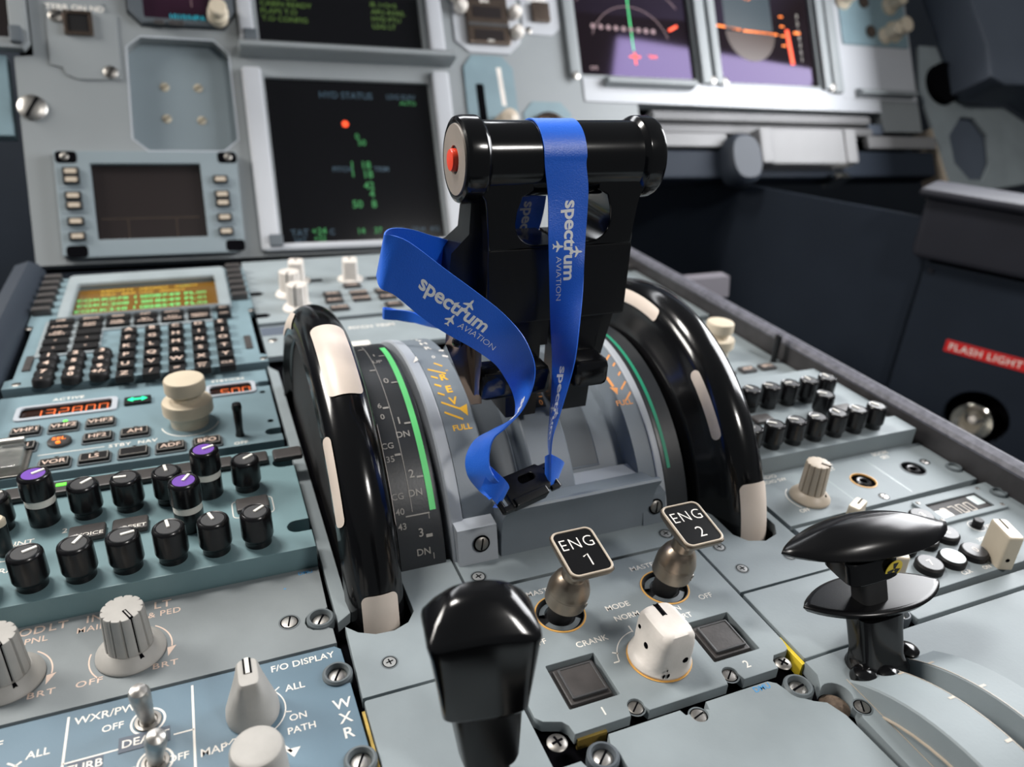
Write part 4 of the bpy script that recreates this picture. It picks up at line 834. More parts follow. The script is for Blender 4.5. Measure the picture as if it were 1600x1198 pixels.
g = G(); g.line([(62.2, 134), (62.2, 60)], .35, .18); g.loft([[h(61.6, a, hr-9), h(62.6, a, hr-9), h(62.6, a, hr-8.5), h(61.6, a, hr-8.5)] for a in range(50, 150, 5)])
for x, d in ((80.6, -1), (92.9, 1)):
    for a in (60, 75, 90, 106): g.line([(x, a), (x+d*2.6, a)], .8, 0, map=lambda xx, aa: h(xx, aa, hr+.06))
    g.line([(x, 52+2*i) for i in range(40)], .3, 0, map=lambda xx, aa: h(xx, aa, hr+.05))
P('detent_mark', g, 'knob_tan', t); recess_screw(t, 58.2, 122.5, .1, 3, 60, m='steel_dark')
g = G(); g.loft([[(x+random.uniform(-.5, .5), y+random.uniform(-.5, .5), -2.2) for x, y in ci(52.8, 128.8, 2.5)], [(x, y, -4.6) for x, y in ci(53, 128.8, 5.4)]]); TM('dust_clump', g, 'dirt', 'brown dust clump packed beside the round fastener at bottom right', 'dust')
t = T('flap_lever', 'black flap lever with leaf shaped paddle and yellow sticker', 'lever', (78, 134, 0))
def boat(w_, d, z, k=1, n=22, sk=0):
    up = [(-w_+2*w_*i/n, d*(1-abs(-1+2*i/n)**2.3)**.85) for i in range(n+1)]; dn = [(w_-2*w_*i/n, -d*(1-abs(1-2*i/n)**2.3)**.85) for i in range(1, n)]
    return [(x, y+sk*x, z) for x, y in up+dn]
F = TR(81.8, 157.5, 41) @ RX(-8) @ RZ(-6)
def rb(w_, d, z, e=1.6): return [(math.copysign(abs(x)**1, x), y, zz) for x, y, zz in boat(w_, d, z)]
def dome(w_, d, z0, zc): return [(x, y, z0+zc) for x, y, _ in boat(w_, d, 0)]
secs = [[(x*.86, y*.8, -1.6) for x, y, _ in boat(37, 13, 0)], [(x*.97, y*.96, -.6) for x, y, _ in boat(37, 13, 0)], [(x*1., y+0, .6) for x, y, _ in boat(37.4, 13.6, 0)], [(x*.985, y*.97, 2.0) for x, y, _ in boat(37, 13.2, 0)]]
for f_ in (.9, .78, .62, .45, .28, .1): secs.append([(x*(.35+.65*f_), y*f_, 2+8.0*(1-f_**2)**.8*(1-.85*(x*(.35+.65*f_)/37)**2)) for x, y, _ in boat(37, 13.2, 0)])
P('paddle', G(F).loft(secs), 'black_paddle', t, ang=60)
F2 = TR(83.6, 149.5, 21.5) @ RX(-8) @ RZ(-6)
secs = [[(x*.8, y*.7, -4) for x, y, _ in boat(30.5, 12, 0)], [(x*.95, y*.93, -2.4) for x, y, _ in boat(30.5, 12, 0)], [(x, y, -.4) for x, y, _ in boat(31, 12.4, 0)], [(x*.98, y*.96, .5) for x, y, _ in boat(31, 12.4, 0)], [(x*.9, y*.86, .8) for x, y, _ in boat(31, 12.4, 0)]]
P('lift_plate', G(F2).loft(secs), 'black_paddle', t, ang=60)
Lx = lambda z: (79.2+.07*z, 136+.5*z)
def pc(z, w_, d, p=3, dx=0): return [(x+dx, y, z) for x, y in se(w_, d, p, 32, *Lx(z))]
P('stem', G().loft([pc(19, 6.2, 4.6, 4, -1.5), pc(37, 6.4, 4.6, 4, -2)]), 'black_matt', t)
g = G(); g.loft([pc(32.4, 11.4, 7.6, 5, -5), pc(33, 11.9, 8, 6, -5), pc(38.6, 12, 8, 6, -5), pc(39.6, 11.6, 7.8, 5, -5)]); P('top_collar', g, 'black_gloss', t)
P('lower_stem', G().loft([pc(-3, 11.6, 7.4, 3), pc(.4, 12.4, 8.6, 2.6), pc(2.4, 11, 7, 3), pc(5, 9.9, 6.2, 4), pc(13, 10.2, 6.4, 4), pc(19, 10.8, 7, 4)]), 'black_gloss', t, ang=60)
for x, y in ((68.2, 132.2), (77.2, 128.8)):
    if x > 70: P('base_bolt', g, 'black_gloss', t)
    g = G(); g.lathe([(4.6, 0), (4.8, 1.4), (4, 3.6), (2.2, 4.6), (0, 4.8)], 24, TR(x, y, -.2))
P('base_bolt', g, 'black_gloss', t); P('base_bolt', G().lathe([(4.2, 0), (4.2, 1), (2.8, 2), (0, 2.2)], 24, TR(95.5, 137, .2)), 'black_gloss', t)
F3 = TR(84.4, 145.6, 36) @ RX(90); g = G(F3); g.lathe([(4.6, .0), (4.6, .25), (0, .25)], 32, MX.Scale(.86, 4)); st = P('sticker', g, 'yellow_tag', t, label='round yellow sticker')
g = G(F3); 
for a in (90, 210, 330): g.flat([(3.2*cos(R(a-24)), 3.2*sin(R(a-24))), (3.2*cos(R(a+24)), 3.2*sin(R(a+24))), (.5*cos(R(a+60)), .5*sin(R(a+60))), (.5*cos(R(a-60)), .5*sin(R(a-60)))], .3)
P('sticker_symbol', g, 'black_matt', st)

# ------------------------------------------------------------------ display control panel behind the quadrant
def block_knob(t, x, y, ang, w_=9, l_=17, h_=18, m='worn_white'):
    M = TR(x, y, 0) @ RZ(ang); g = G(); g.loft([[(a*s_, b*s_, z) for a, b in se(l_/2, w_/2, 6, 32)] for z, s_ in ((1, 1.1), (3, 1.0), (h_-1.2, .94), (h_-.3, .9), (h_, .82))]); g.lathe([(10.5, 0), (10.5, 1.6), (9, 2.2), (0, 2.3)], 36)
    k = P('selector_knob', g, m, t, M); P('pointer_mark', G().box((l_*.2, 0, h_), (l_*.45, .9, .3)), 'void', k, M)
t = T('display_control_panel', 'grey display control panel with white knobs and small dark keys behind quadrant', 'panel', (0, 610, 0))
P('faceplate', G().plate(rr(-103.4, 536, 103.4, 686, 1), -5, 0, .4), 'paint', t)
for x, y in ((-72, 559), (-73.5, 591)): fluted_knob(t, x, y, 0, -110, 'worn_white', 'brightness_knob', 11.5, 8.2, 7.9, 20)
for x, y, a in ((-64, 623, 80), (-20.5, 618, 80)): block_knob(t, x, y, a, 13)
for x, y, s in ((-22.9, 599.6, 'CLR'), (-42.2, 582.2, 'ENG'), (-43.2, 567.6, 'ELEC'), (-42.2, 550.7, 'BLEED'), (-21.4, 581, 'COND'), (-21.9, 567.2, 'DOOR'), (-1, 581, 'HYD'), (-1.2, 566, 'FUEL'), (-.4, 548.6, 'RCL'), (20, 581, 'APU'), (20, 566, 'STS')):
    push_key(t, x, y, 0, 14, 8.6, 2.4, 'key_brown', s, 3, name='system_key')
for x, y in ((-49.5, 622), (-1, 617)): P('dark_slot', G().bb(x-6, y-3, -.2, x+6, y+3, .3), 'void', t)
for y in (600, 551): P('fastener_slot', G().plate([(-103.8, y-4), (-96, y-4), (-93, y), (-96, y+4), (-103.8, y+4)], -.2, .15, .05), 'void', t)
t = T('trim_surround', 'grey panel strip behind trim wheels with white markings', 'panel', (0, 500, 0))
P('faceplate', G().plate([[(-103.4, 478), (103.4, 478), (103.4, 531), (-103.4, 531)]], -5, -1, .4), 'paint', t); P('dark_band', G().bb(-103, 514, -1.4, -58, 529, -.8), 'slate', t)
g = G(); g.text('PITCH TRIM', -26, 513.4, -.9, 4, sx=1.1); g.flat(rr(-49, 481, -34, 488, .5, 1), -.9); P('lettering', g, 'print', t); slot_screw(t, -97, 505, -1.2, 3.4, 20)

# ------------------------------------------------------------------ right stack
t = T('keypad_display_unit', 'far right keypad unit mostly hidden behind the right trim wheel', 'keypad', (170, 560, 0))
P('faceplate', G().plate(rr(106.5, 459, 234.5, 656, 1), -5, 3, .5), 'paint', t)
g = G(); g.plate([rr(124, 561, 218, 650, 4), rr(131, 564, 211, 634, 1)], 2.8, 8, 2.2); P('screen_bezel', g, 'paint', t); P('screen', G().bb(128, 562, 0, 214, 637, 1.4), 'screen_amber', t)
for i in range(6): push_key(t, 226.5, 650-i*14.4, 3, 11, 6.5, 5.5, 'key_brown', name='line_select_key', bev=1.2)
for i in range(5):
    for j in range(4): push_key(t, 163+12.8*i, 513.5-14.1*j, 3, 8.8, 9.6, 5, 'key_black', name='letter_key', bev=1)
P('annunciator', G().bb(224, 482, 2.6, 227.6, 507, 4, .4), 'key_brown', t)
t = T('radio_panel', 'right radio panel with stepped cream knob beside right trim wheel', 'panel', (170, 400, 0))
P('faceplate', G().plate([rr(106.5, 345, 234.5, 456, .8), rr(182, 418, 222, 432, 2)], -5, 0, .4), 'paint', t); P('display_glass', G().bb(180, 416, -4, 224, 434, -2.4), 'screen_red', t)
tuning_knob(t, 194.5, 397, .92, 'cream two-step tuning knob'); P('toggle_switch', G().lathe([(2.4, 0), (2, 2), (2, 5), (2.4, 16), (2.7, 18), (2.2, 20), (0, 20.4)], 18, TR(228.5, 375, 0)), 'black_knob', t)
for x in (182, 199.5, 216): push_key(t, x, 367, 0, 11.5, 7.4, 2.2, 'key_brown', 'NAV' if x < 190 else ('ADF' if x < 205 else 'BFO'), 3, name='radio_key')
t = T('audio_panel', 'right audio panel with rows of plain black volume knobs', 'panel', (170, 300, 0))
P('faceplate', G().plate([(106.5, 257), (231, 257), (231, 273)]+[(226+4*cos(R(a)), 277+4*sin(R(a))) for a in range(270, 89, -30)]+[(231, 281), (231, 340.5), (106.5, 340.5)], -8, 10, .6), 'paint', t)
for i in range(7): black_knob(t, 119.8+14.4*i, 266.5, 10, [150, 140, 145, 170, 95, 100, 110][i], 0, False, .9)
for i in range(6): black_knob(t, 134.8+14.2*i, 305, 10, [100, 110, 140, 175, 90, 95][i], 0, False, .9)
black_knob(t, 187.5, 287, 10, 140, 0, False, .9)
for x, y in ((133, 291), (148, 291), (205, 287)): push_key(t, x, y, 10, 12.5, 8, 2.6, 'key_brown', name='call_key', bev=1.2)
t = T('headset_panel', 'grey panel with one fluted tan knob and two round jack sockets', 'panel', (170, 236, 0))
P('faceplate', G().plate([[(106.6, 215.3), (235, 217.2), (235.4, 256.6), (106.6, 256.6)], ci(172, 235, 6.4), ci(208.7, 235.8, 6.4)], -6, 0, .5), 'paint', t)
fluted_knob(t, 132.5, 231.6, 0, -60, 'knob_tan', 'fluted_knob', 10, 6.4, 5.8, 21)
for x, y, m in ((172, 235, 'ring_amber'), (208.7, 235.8, 'ring_grey')):
    k = P('jack_socket', G().lathe([(6.3, -.2), (6.0, -3), (4.2, -3.2), (4.0, -.4), (3.2, .2), (2.2, 0), (2.0, -4), (0, -4)], 32, TR(x, y, 0), cap=False), 'black_knob', t); P('socket_rim', G().lathe([(6.9, .02), (6.8, .3), (6.3, .3), (6.25, -.5)], 36, TR(x, y, 0), cap=False), m, k)
for x, y in ((171, 220.3), (221, 239), (113.5, 253)): recess_screw(t, x, y, 0, 2.5, 30)
collar_screw(t, 231.5, 229, 0, 3.4, 60)
g = G(); g.text('RADIO', 124, 253.6, .06, 2.6); g.text('AUDIO SW', 124, 249.6, .06, 2.4); g.text('HEAD', 163, 253.6, .06, 2.6); g.text('SET', 163, 249.6, .06, 2.6); g.text('BOOM', 203, 254, .06, 2.6); g.text('SET', 203, 250, .06, 2.6); g.text('OFF', 122.5, 223.6, .06, 2.4); annulus(g, 132.5, 231.6, .06, 11.5, .4, 120, 210); P('lettering', g, 'print', t)
g = G(); g.line([(153.6, 250), (153.6, 218)], .4, .05); g.line([(189, 254), (189, 219)], .4, .05); P('divider_line', g, 'lcd_light', t)
t = T('transponder_panel', 'transponder panel with small LCD, round number keys and cream selectors', 'panel', (170, 186, 0))
P('faceplate', G().plate([(107, 158.8), (238, 160.4), (238, 213.4), (107, 213.4)], -6, 0, .5), 'paint', t)
g = G(); g.plate([rr(178.4, 191.6, 225.8, 210.8, 2), rr(183.4, 194.8, 218.6, 206.4, .6)], 0, 1.6, .5); P('lcd_frame', g, 'paint', t)
P('lcd_glass', G().bb(183, 194.5, .1, 219, 206.6, .5), 'screen_matt', t); g = G(); g.flat(rr(211.5, 198.5, 217.6, 205.6, .4, 1), .56); g.flat(rr(183.6, 195.2, 192, 201.4, .4, 1), .56); P('lcd_patch', g, 'lcd_light', t)
g = G()
for i, d in enumerate('2700'.replace('0', '0')): seg7(g, d if d != '2' else '2', 188.6+i*5.4, 198.9, 6.2, .62)
P('lcd_digits', g, 'knob_tan', t)
for x, y in ((180.8, 194), (223, 194), (223.4, 208.6), (181, 208.6)): slot_screw(t, x, y, 1.5, 1.3, 30, 'steel_dark')
def round_key(x, y, s, m='cap_grey'):
    k = P('number_key', G().lathe([(6.1, 0), (6.1, 2.6), (5.4, 3.4), (0, 3.5)], 28, TR(x, y, 0)), 'key_black', t)
    P('key_face', G().lathe([(5.2, 3.45), (5.1, 3.62), (0, 3.66)], 28, TR(x, y, 0)), m, k)
    if s: P('legend', G().text(s, x, y, 3.7, 3.4), 'print', k)
for i, s in enumerate(['4', '5', '6']): round_key(144.8+13.6*i, 184.6, s)
for i, s in enumerate(['7', '', '0']): round_key(145+14*i, 170.4, s, 'lcd_light' if s == '' else 'cap_grey')
for i, s in enumerate(['1', '2', '3']): round_key(144.8+13.6*i, 198.6, s)
P('ident_button', G().lathe([(3.2, 0), (3.2, .3), (2.4, .3), (2.4, 3.4), (2, 3.8), (0, 3.8)], 20, TR(195.5, 186.2, 0)), 'key_black', t)
def bar_knob(x, y, ang, w_=7.6, l_=15.5, h_=17):
    M = TR(x, y, 0) @ RZ(ang); secs = [[(a*s_, b*s_, z) for a, b in se(l_/2, w_/2, 7, 32)] for z, s_ in ((0, 1.0), (h_-1.2, .96), (h_-.4, .93), (h_, .86))]
    k = P('selector_knob', G().loft(secs), 'knob_cream', t, M); g = G(); g.box((l_*.2, 0, h_), (l_*.45, .6, .3)); P('pointer_mark', g, 'void', k, M); g = G(); g.cyl(.9, 0, .3, TR(-l_/2-.02+.2, .6, 5) @ RY(-90), 12, .1); P('set_screw', g, 'void', k, M)
bar_knob(181.5, 165.5, 68); bar_knob(121.5, 171.8, 60); bar_knob(141, 214.5-4, 25, 6, 12, 9)
g = G(); annulus(g, 195.5, 186.2, .05, 4, .3); g.text('IDENT', 204, 184.4, .06, 2); g.text('XPDR', 190, 178, .06, 2.2); g.text('ON', 172, 160.9+1.6, .06, 2); g.text('CLR', 160, 163, .06, 2.2); annulus(g, 121.5, 171.8, .06, 9.5, .45, 190, 300); P('lettering', g, 'print', t)
collar_screw(t, 233, 203, 0, 3.4, 20)
t = T('filler_strip', 'long narrow light grey filler bar below the transponder panel', 'trim strip', (178, 151, 0)); P('bar', G().plate(rr(114.5, 148.4, 242, 156.2, .8), -4, -.4, .4), 'paint', t); collar_screw(t, 110.6, 153.4, -1.6, 3.2, 40, 'quad_dark')
t = T('blanking_plate', 'large blank grey panel at far lower right edge', 'panel', (205, 110, 0)); P('plate', G().plate(rr(174.4, 60, 242, 146, .8), -6, 0, .4), 'paint', t); recess_screw(t, 182, 139, 0, 2.6, 30, m='steel_dark')
t = T('blank_plate', 'plain grey plate between engine panel and flap lever', 'plate', (79, 165, 0)); P('plate', G().plate(rr(54.6, 147.2, 104, 184.2, .8), -5, 0, .4), 'paint', t)

# ------------------------------------------------------------------ main instrument panel (own tilted frame)
def mw(x, y, z=0): return tuple(MP @ V((x, y, z)))
t = T('main_panel', 'large grey instrument panel carrying the displays across the background', 'instrument panel', mw(150, 0, 0))
UE, LE, ND, PF = rr(-64.5, 195.5, 92, 340, 1), rr(-64.5, 10, 92.5, 165.5, 1), rr(267, 182.5, 416, 345, 1), rr(450.5, 181, 597, 345, 1)
octo = [(-177, 187), (-165, 197), (-105, 197), (-93, 185), (-93, 106), (-106, 95), (-168, 95), (-180, 106)]
o = [(-262.5, -2), (286, -2), (286, 104.5), (332, 104.5), (332, 151.5), (692, 150), (694, 125.5), (761, 126), (757, 345), (-248, 345), (-248, 176), (-262, 174)]
P('base_plate', G(MP).plate([o, UE, LE, ND, PF, octo, [(-174, 345), (-174, 217), (-163, 205), (-94, 206), (-82, 222), (-82, 345)]], -15, 0, .6), 'paint_main', t)
P('back_plate', G(MP).bb(-262, 0, -40, 286, 345, -26).bb(286, 104, -40, 756, 345, -26), 'void', t)
# octagonal blank cover
P('blank_cover', G(MP).plate(octo, -20, -13, .3), 'paint_cover', t)
g = G(MP); bev = [V(p) for p in octo]; cen = V((-136, 146))
g.line([tuple(p) for p in bev], 1.6, .3, closed=True); P('recess_edge', g, 'quad_edge', t)
for x, y in ((-150, 158), (-122, 158), (-151, 129), (-122, 128)): slot_screw(t, x, y, -13, 4.2, 30, 'screw_brass', MP)
# plate with lit square button
g = G(MP); g.plate([(-235, 220), (-193, 225), (-191, 216), (-182, 213), (-183, 157), (-216, 156), (-225, 160), (-227, 166), (-236, 168)], 0, 1.6, .5); sp = P('switch_plate', g, 'paint_main', t)
g = G(MP); g.text('TERR ON ND', -213, 218, 1.7, 4.6, sx=1.1); P('lettering', g, 'print', sp)
g = G(MP); g.plate([rr(-222.5, 193.5, -200.5, 214.5, 1), rr(-219.5, 196.5, -203.5, 211.5, 1)], 1.4, 5, .6); P('button_frame', g, 'plate_brown', sp); P('square_button', G(MP).box((-211.5, 204, 2.4), (15.4, 14.4, 3), .5), 'key_black', sp)
slot_screw(t, -228, 210, 1.6, 6, 30, 'steel_dark', MP); slot_screw(t, -191, 163, 1.6, 6, 60, 'steel_dark', MP); slot_screw(t, -252.5, 131, 0, 11.5, 60, 'steel', MP)
# trims round the centre displays
for nm, (a, b, c, d, e) in dict(left=(-84, 2, -67, 172, 8), right=(95, 4, 113, 176, 8)).items(): P('display_frame', G(MP).bb(a, b, 0, c, d, e, 3), 'paint_light', t)
P('display_frame', G(MP).bb(-82, 1, 0, 112, 8.5, 9, 3), 'paint_light', t)
g = G(MP); g.loft([[(x+k*(3 if x < 0 else -3)*0, y, z) for y, z in ((183, 0), (193.5, 0), (192, 16), (188, 22), (184.5, 22), (182.5, 18))] for k, x in ((0, -84), (0, 118))]); P('display_hood', g, 'paint_main', t, label='projecting hood bar between the two centre displays')
for a, b in ((-82, -69), (97, 113)): P('display_frame', G(MP).bb(a, 196, 0, b, 345, 9, 3), 'paint_light', t)
for a, b, c, d in ((250, 178, 263, 345), (419, 176, 433, 345), (437, 176, 448, 345), (600, 176, 612, 345), (615, 172, 630, 345)): P('display_frame', G(MP).bb(a, b, 0, c, d, 7, 2.5), 'paint_main', t)
for x, y in ((256, 178), (433, 180), (450, 179), (612, 178)): slot_screw(t, x, y, 6, 5, 30, 'steel', MP)
for x, y in ((-72, 11), (-74, 200)): P('frame_latch', G(MP).bb(x-5, y-6, 4, x+7, y+5, 12, 1.5), 'quad_dark', t)
P('cover_panel', G(MP).plate(rr(632, 166, 757, 345, 3), 0, 2, .6), 'paint_light', t)
P('cover_panel', G(MP).plate([(266, 152), (692, 150), (692, 176), (266, 178)], 0, 1.6, .5), 'paint_light', t)
for x0, x1, y in ((292, 405, 174), (652, 746, 174)):
    g = G(MP); g.loft([[(x, y+a, b) for a, b in ((-6, 0), (5, 0), (4, 7), (0, 13), (-4, 13))] for x in (x0, x1)]); P('grab_bar', g, 'paint_main', t)
# sliding table in its slot below the flight displays
P('table_recess', G(MP).bb(332, 104, -30, 694, 152, -26), 'void', t)
g = G(MP); g.loft([[(x, y, z) for y, z in ((131.5, -8), (143, -8), (143, 4), (138, 8), (133, 6))] for x in (346, 664)]); P('table_edge', g, 'table_grey', t); g = G(MP); g.loft([[(x, y, z) for y, z in ((118, -10), (128.6, -10), (128.6, 2), (124, 6), (119, 4))] for x in (346, 668)]); P('table_edge', g, 'table_grey', t)
for a, b in ((346, 440), (655, 773)): P('table_rail', G(MP).bb(a, 101, 0, b, 117, 9, 2), 'table_grey', t)
P('slot_latch', G(MP).bb(666, 121, -6, 690, 135, 2, 2), 'slate', t)

def display(name, label, outl, m, content, depth=-4):
    xs = [p[0] for p in outl]; ys = [p[1] for p in outl]
    t = T(name, label, 'screen', mw((min(xs)+max(xs))/2, min(ys), depth-8))
    P('screen_glass', G(MP).bb(min(xs)+.05, min(ys)+.05, depth-8, max(xs)-.05, min(max(ys), 344), depth, .2), m, t)
    for nm, mm, fn in content:
        g = G(MP); fn(g); P(nm, g, mm, t)
Z = -3.9
def ue(g):
    for i, s in enumerate(('T.O AUTO BRK MAX', 'SIGNS ON', 'CABIN READY', 'FLAPS T.O', 'T.O CONFIG')): g.text(s, -60, 252-i*7.2, Z, 4.6, 'L', sx=1.1)
def ue2(g):
    for i, s in enumerate(('IR 1+2+3', 'APU AVAIL', 'HYD PTU', 'LDG LT')): g.text(s, 44, 244-i*7.2, Z, 4.6, 'L', sx=1.05)
def le_w(g):
    g.text('HYD STATUS', 10, 152, Z, 6); g.text('LDG ELEV', 64, 152, Z, 4.6); g.text('TAT', -48, 20, Z, 6); g.text('SAT', -48, 13, Z, 4.5); g.text('GW', 46, 20, Z, 4.5); g.text('23 H', 66, 20, Z, 4.5); g.text('KG', 83, 20, Z, 4.5); g.text('PITCH', -2, 80, Z, 4.5); g.text('TRIM', 36, 80, Z, 4.5); g.text('C', -18, 20, Z, 5)
def le_g(g):
    g.text('+24', -30, 21, Z, 6); g.text('+22', -30, 14, Z, 5); g.text('14', 10, 20, Z, 5.5); g.text('37', 26, 20, Z, 5.5); g.text('AUTO', 70, 146, Z, 4)
    for x, y, s in ((8, 84, 'I'), (8, 76, 'I'), (22, 84, '18'), (23, 75, '18'), (22, 64, '42'), (24, 56, '4'), (9, 46, '50'), (25, 46, '8'), (16, 112, '0'), (20, 106, '50')): g.text(s, x, y, Z, 7 if y < 100 else 5.5)
def le_o(g): g.flat(ci(6, 124, 3.2, 14), Z)
def nd1(g):
    for i in range(9): g.flat(ci(290+9.6*i, 239-.2*i, 3, 14), Z)
def nd2(g): g.line([(337, 300), (338, 214)], 1.0, Z)
def nd3(g):
    g.line([(339, 212), (339, 198)], 2.2, Z); g.line([(332, 207), (346, 207)], 2, Z); g.text('TERR', 362, 208, Z, 3.4); g.line([(388, 240), (400, 246)], 3, Z)
def nd4(g): g.line(arc(337, 212, 52, 20, 160, 30), .7, Z); g.line(arc(337, 212, 84, 40, 140, 30), .7, Z); g.text('GPS', 285, 192, Z, 4)
def pf1(g):
    g.line([(560, 252), (563, 209)], 5, Z); 
def pf2(g):
    g.line([(456, 251), (490, 248)], 2.2, Z); g.line([(494, 247), (545, 245)], 2, Z); g.line([(570, 249), (580, 249)], 2.5, Z); g.text('FD', 505, 288, Z, 6)
    for i in range(4): g.line([(550, 268-12*i), (556, 268-12*i)], 1.6, Z)
def pf3(g):
    for i in range(7): g.text('%d' % (3-i % 4), 578, 270-9*i, Z, 5)
display('upper_display', 'upper centre screen with faint green text lines', UE, 'glass_screen', [('green_text', 'glow_text', ue), ('green_text', 'glow_text', ue2)])
display('lower_display', 'lower centre screen, dark, with scattered green and blue figures', LE, 'glass_screen', [('pale_text', 'glow_blue_dim', le_w), ('green_figures', 'glow_text_dim', le_g), ('orange_dot', 'glow_scarlet', le_o)])
display('navigation_display', 'navigation screen with green line and row of pink dots', ND, 'glass_flight', [('dot_row', 'glow_pinkish', nd1), ('green_line', 'glow_green', nd2), ('orange_symbol', 'glow_scarlet', nd3), ('range_arc', 'glow_pinkish', nd4)])
display('flight_display', 'flight screen with red speed bar at far right', PF, 'glass_flight', [('sky', 'sky_panel', lambda g: g.flat(rr(468, 248, 538, 320, 2), Z)), ('ground', 'ground_panel', lambda g: g.flat(arc(504, 246, 36, 180, 360, 20), Z)), ('red_bar', 'glow_scarlet', pf1), ('orange_symbol', 'glow_orange', pf2), ('scale_figures', 'print_dim', pf3)])
t = T('standby_display', 'small standby instrument with purple blue screen at the top left', 'instrument', mw(-128, 205, 0))
P('bezel', G(MP).plate([[(-172, 335), (-172, 218), (-162, 207), (-95, 208), (-84, 222), (-84, 335)], rr(-160, 212, -104, 300, 2)], -4, 6, .8), 'quad_dark', t); P('screen', G(MP).bb(-162, 210, -4, -102, 302, 1), 'screen_purple', t)
P('blue_text', G(MP).text('1010/HPA', -124, 216, 1.1, 5), 'glow_cyan', t); P('white_text', G(MP).text('10', -132, 240, 1.1, 6).text('10', -132, 256, 1.1, 6).line([(-120, 262), (-120, 226)], .7, 1.1), 'glow_pinkish', t); P('yellow_tape', G(MP).text('STD', -106, 246, 1.1, 6), 'glow_yellow', t)
P('baro_knob', G(MP).lathe([(9, 0), (9, 10), (7.5, 11), (7.5, 20), (6.6, 21), (0, 21)], 28, TR(-99, 216, 4)), 'knob_cream', t)
P('bezel_button', G(MP).bb(-152, 205, 5, -144, 209, 9, 1), 'key_brown', t); P('bezel_button', G(MP).bb(-140, 205, 5, -128, 209, 9, 1), 'key_brown', t)
t = T('message_display', 'blank message screen with side keys at left, above keypad unit', 'screen', mw(-170, 2, 0))
g = G(MP); g.plate([[(-240, 92), (-97, 92), (-98, 6), (-106, 1.5), (-228, 1.5), (-241, 4)], rr(-214, 16.5, -128, 81, 1)], 0, 9, .8); P('bezel', g, 'paint_cover', t); P('screen', G(MP).bb(-216, 15, 0, -126, 83, 4), 'screen_brown', t)
g = G(MP); g.line([(-210, 35), (-133, 35)], 1, 4.1); g.line([(-190, 35), (-190, 17)], 1, 4.1); g.line([(-152, 35), (-152, 17)], 1, 4.1); P('screen_lines', g, 'plate_brown', t)
for x, ys in ((-228.5, (74, 67, 53.5, 45.5, 32, 19.5)), (-112.5, (66.5, 53, 45.5, 32.5, 20))):
    for y in ys:
        k = push_key(t, x, y, 9, 12.4, 7, 3, 'key_black', None, name='side_key', F=MP, bev=.8)
        P('legend', G(MP).flat(rr(x-4.4, y-1.9, x+4.4, y+1.9, .8, 2), 12.08), 'knob_tan', k)
for x, y in ((-231, 86.5), (-105, 86.5), (-230, 7), (-106, 7.5)): P('corner_notch', G(MP).plate(rr(x-8, y-5, x+8, y+5, 3), 8.8, 9.25, .1), 'void', t)
for x in (-228.5, -112.5):
    g = G(MP)
    for y in (60, 39, 26): g.line([(x-10, y), (x+9, y)], .5, 9.08)
    P('divider_line', g, 'slate', t)
for x, y in ((-232, 87), (-104, 87)): slot_screw(t, x, y, 9, 3.4, 30, 'steel_dark', MP)
t = T('pilot_display_frame', 'edge of a grey display frame at far upper left corner', 'instrument', mw(-262, 178, 0))
P('frame', G(MP).plate([[(-420, 179), (-254, 179), (-249, 185), (-249, 345), (-420, 345)], rr(-420+6, 188, -262, 338, 1)], -4, 6, 1), 'paint_main', t); P('screen_glass', G(MP).bb(-414, 186, -8, -258, 340, -2), 'screen_brown', t); P('frame_latch', G(MP).bb(-262, 182, 5, -253, 196, 11, 1.5), 'quad_dark', t)
TM('display_surround', G(MP).bb(-420, 108, -16, -268, 176, -2, 1), 'paint_left', 'pale grey panel edge below display frame at far left', 'panel')
t = T('glareshield', 'dark padded glareshield overhanging the main panel, just above the view', 'moulding', mw(150, 352, 0))
g = G(MP); g.loft([[(x, y, z) for y, z in ((352, -60), (352, 165), (362, 185), (392, 188), (425, 150), (440, -60))] for x in (-420, 735)]); P('padding', g, 'slate', t)
# landing gear indicator, gear lever slot and clock
t = T('gear_indicator', 'dark indicator block flanked by bright round knobs at top centre', 'instrument', mw(162, 207, 0))
P('surround', G(MP).plate([[(126, 340), (126, 210), (140, 199), (184, 199), (198, 212), (198, 340)]], 0, 2, .5), 'paint_light', t)
P('block', G(MP).bb(139, 207, 1, 185, 335, 8, 1.5), 'plate_brown', t); g = G(MP)
for y in (214, 238, 262): P('window', G(MP).bb(146, y-5, 7.6, 177, y+6, 8.6), 'screen_brown', t)
P('divider', G(MP).bb(140, 224, 7.8, 184, 227, 8.8), 'cap_grey', t); P('white_text', G(MP).text('BRK', 160, 250, 8.8, 4).text('ON', 162, 206.6+2, 8.8, 3), 'print', t)
for x, y in ((134, 243), (130, 254), (193, 241), (193, 220)): P('guard_knob', G(MP).lathe([(6, 0), (7, 4), (6.4, 10), (4, 12.5), (0, 13)], 22, TR(x, y, 2)), 'worn_white', t)
t = T('gear_lever_plate', 'light plate with dark vertical gear lever slot, above left grip', 'lever panel', mw(157, 120, 0))
P('plate', G(MP).plate([(129, 60), (131, 184), (141, 196), (174, 196), (185, 184), (187, 60)], 0, 2.2, .5), 'paint_left', t); P('slot', G(MP).plate(rr(142, 118, 150.5, 166, 1.5), 2, 2.5, .1), 'void', t)
P('arrow_mark', G(MP).line([(169, 184), (171, 144)], 5, 2.3), 'worn_white', t); P('gear_handle', G(MP).lathe([(10, 0), (11, 6), (9, 26), (0, 30)], 24, TR(165, 122, 2)), 'knob_tan', t)
t = T('terrain_button_plate', 'small plate with dark square button near the navigation screen', 'switch', mw(224, 226, 0))
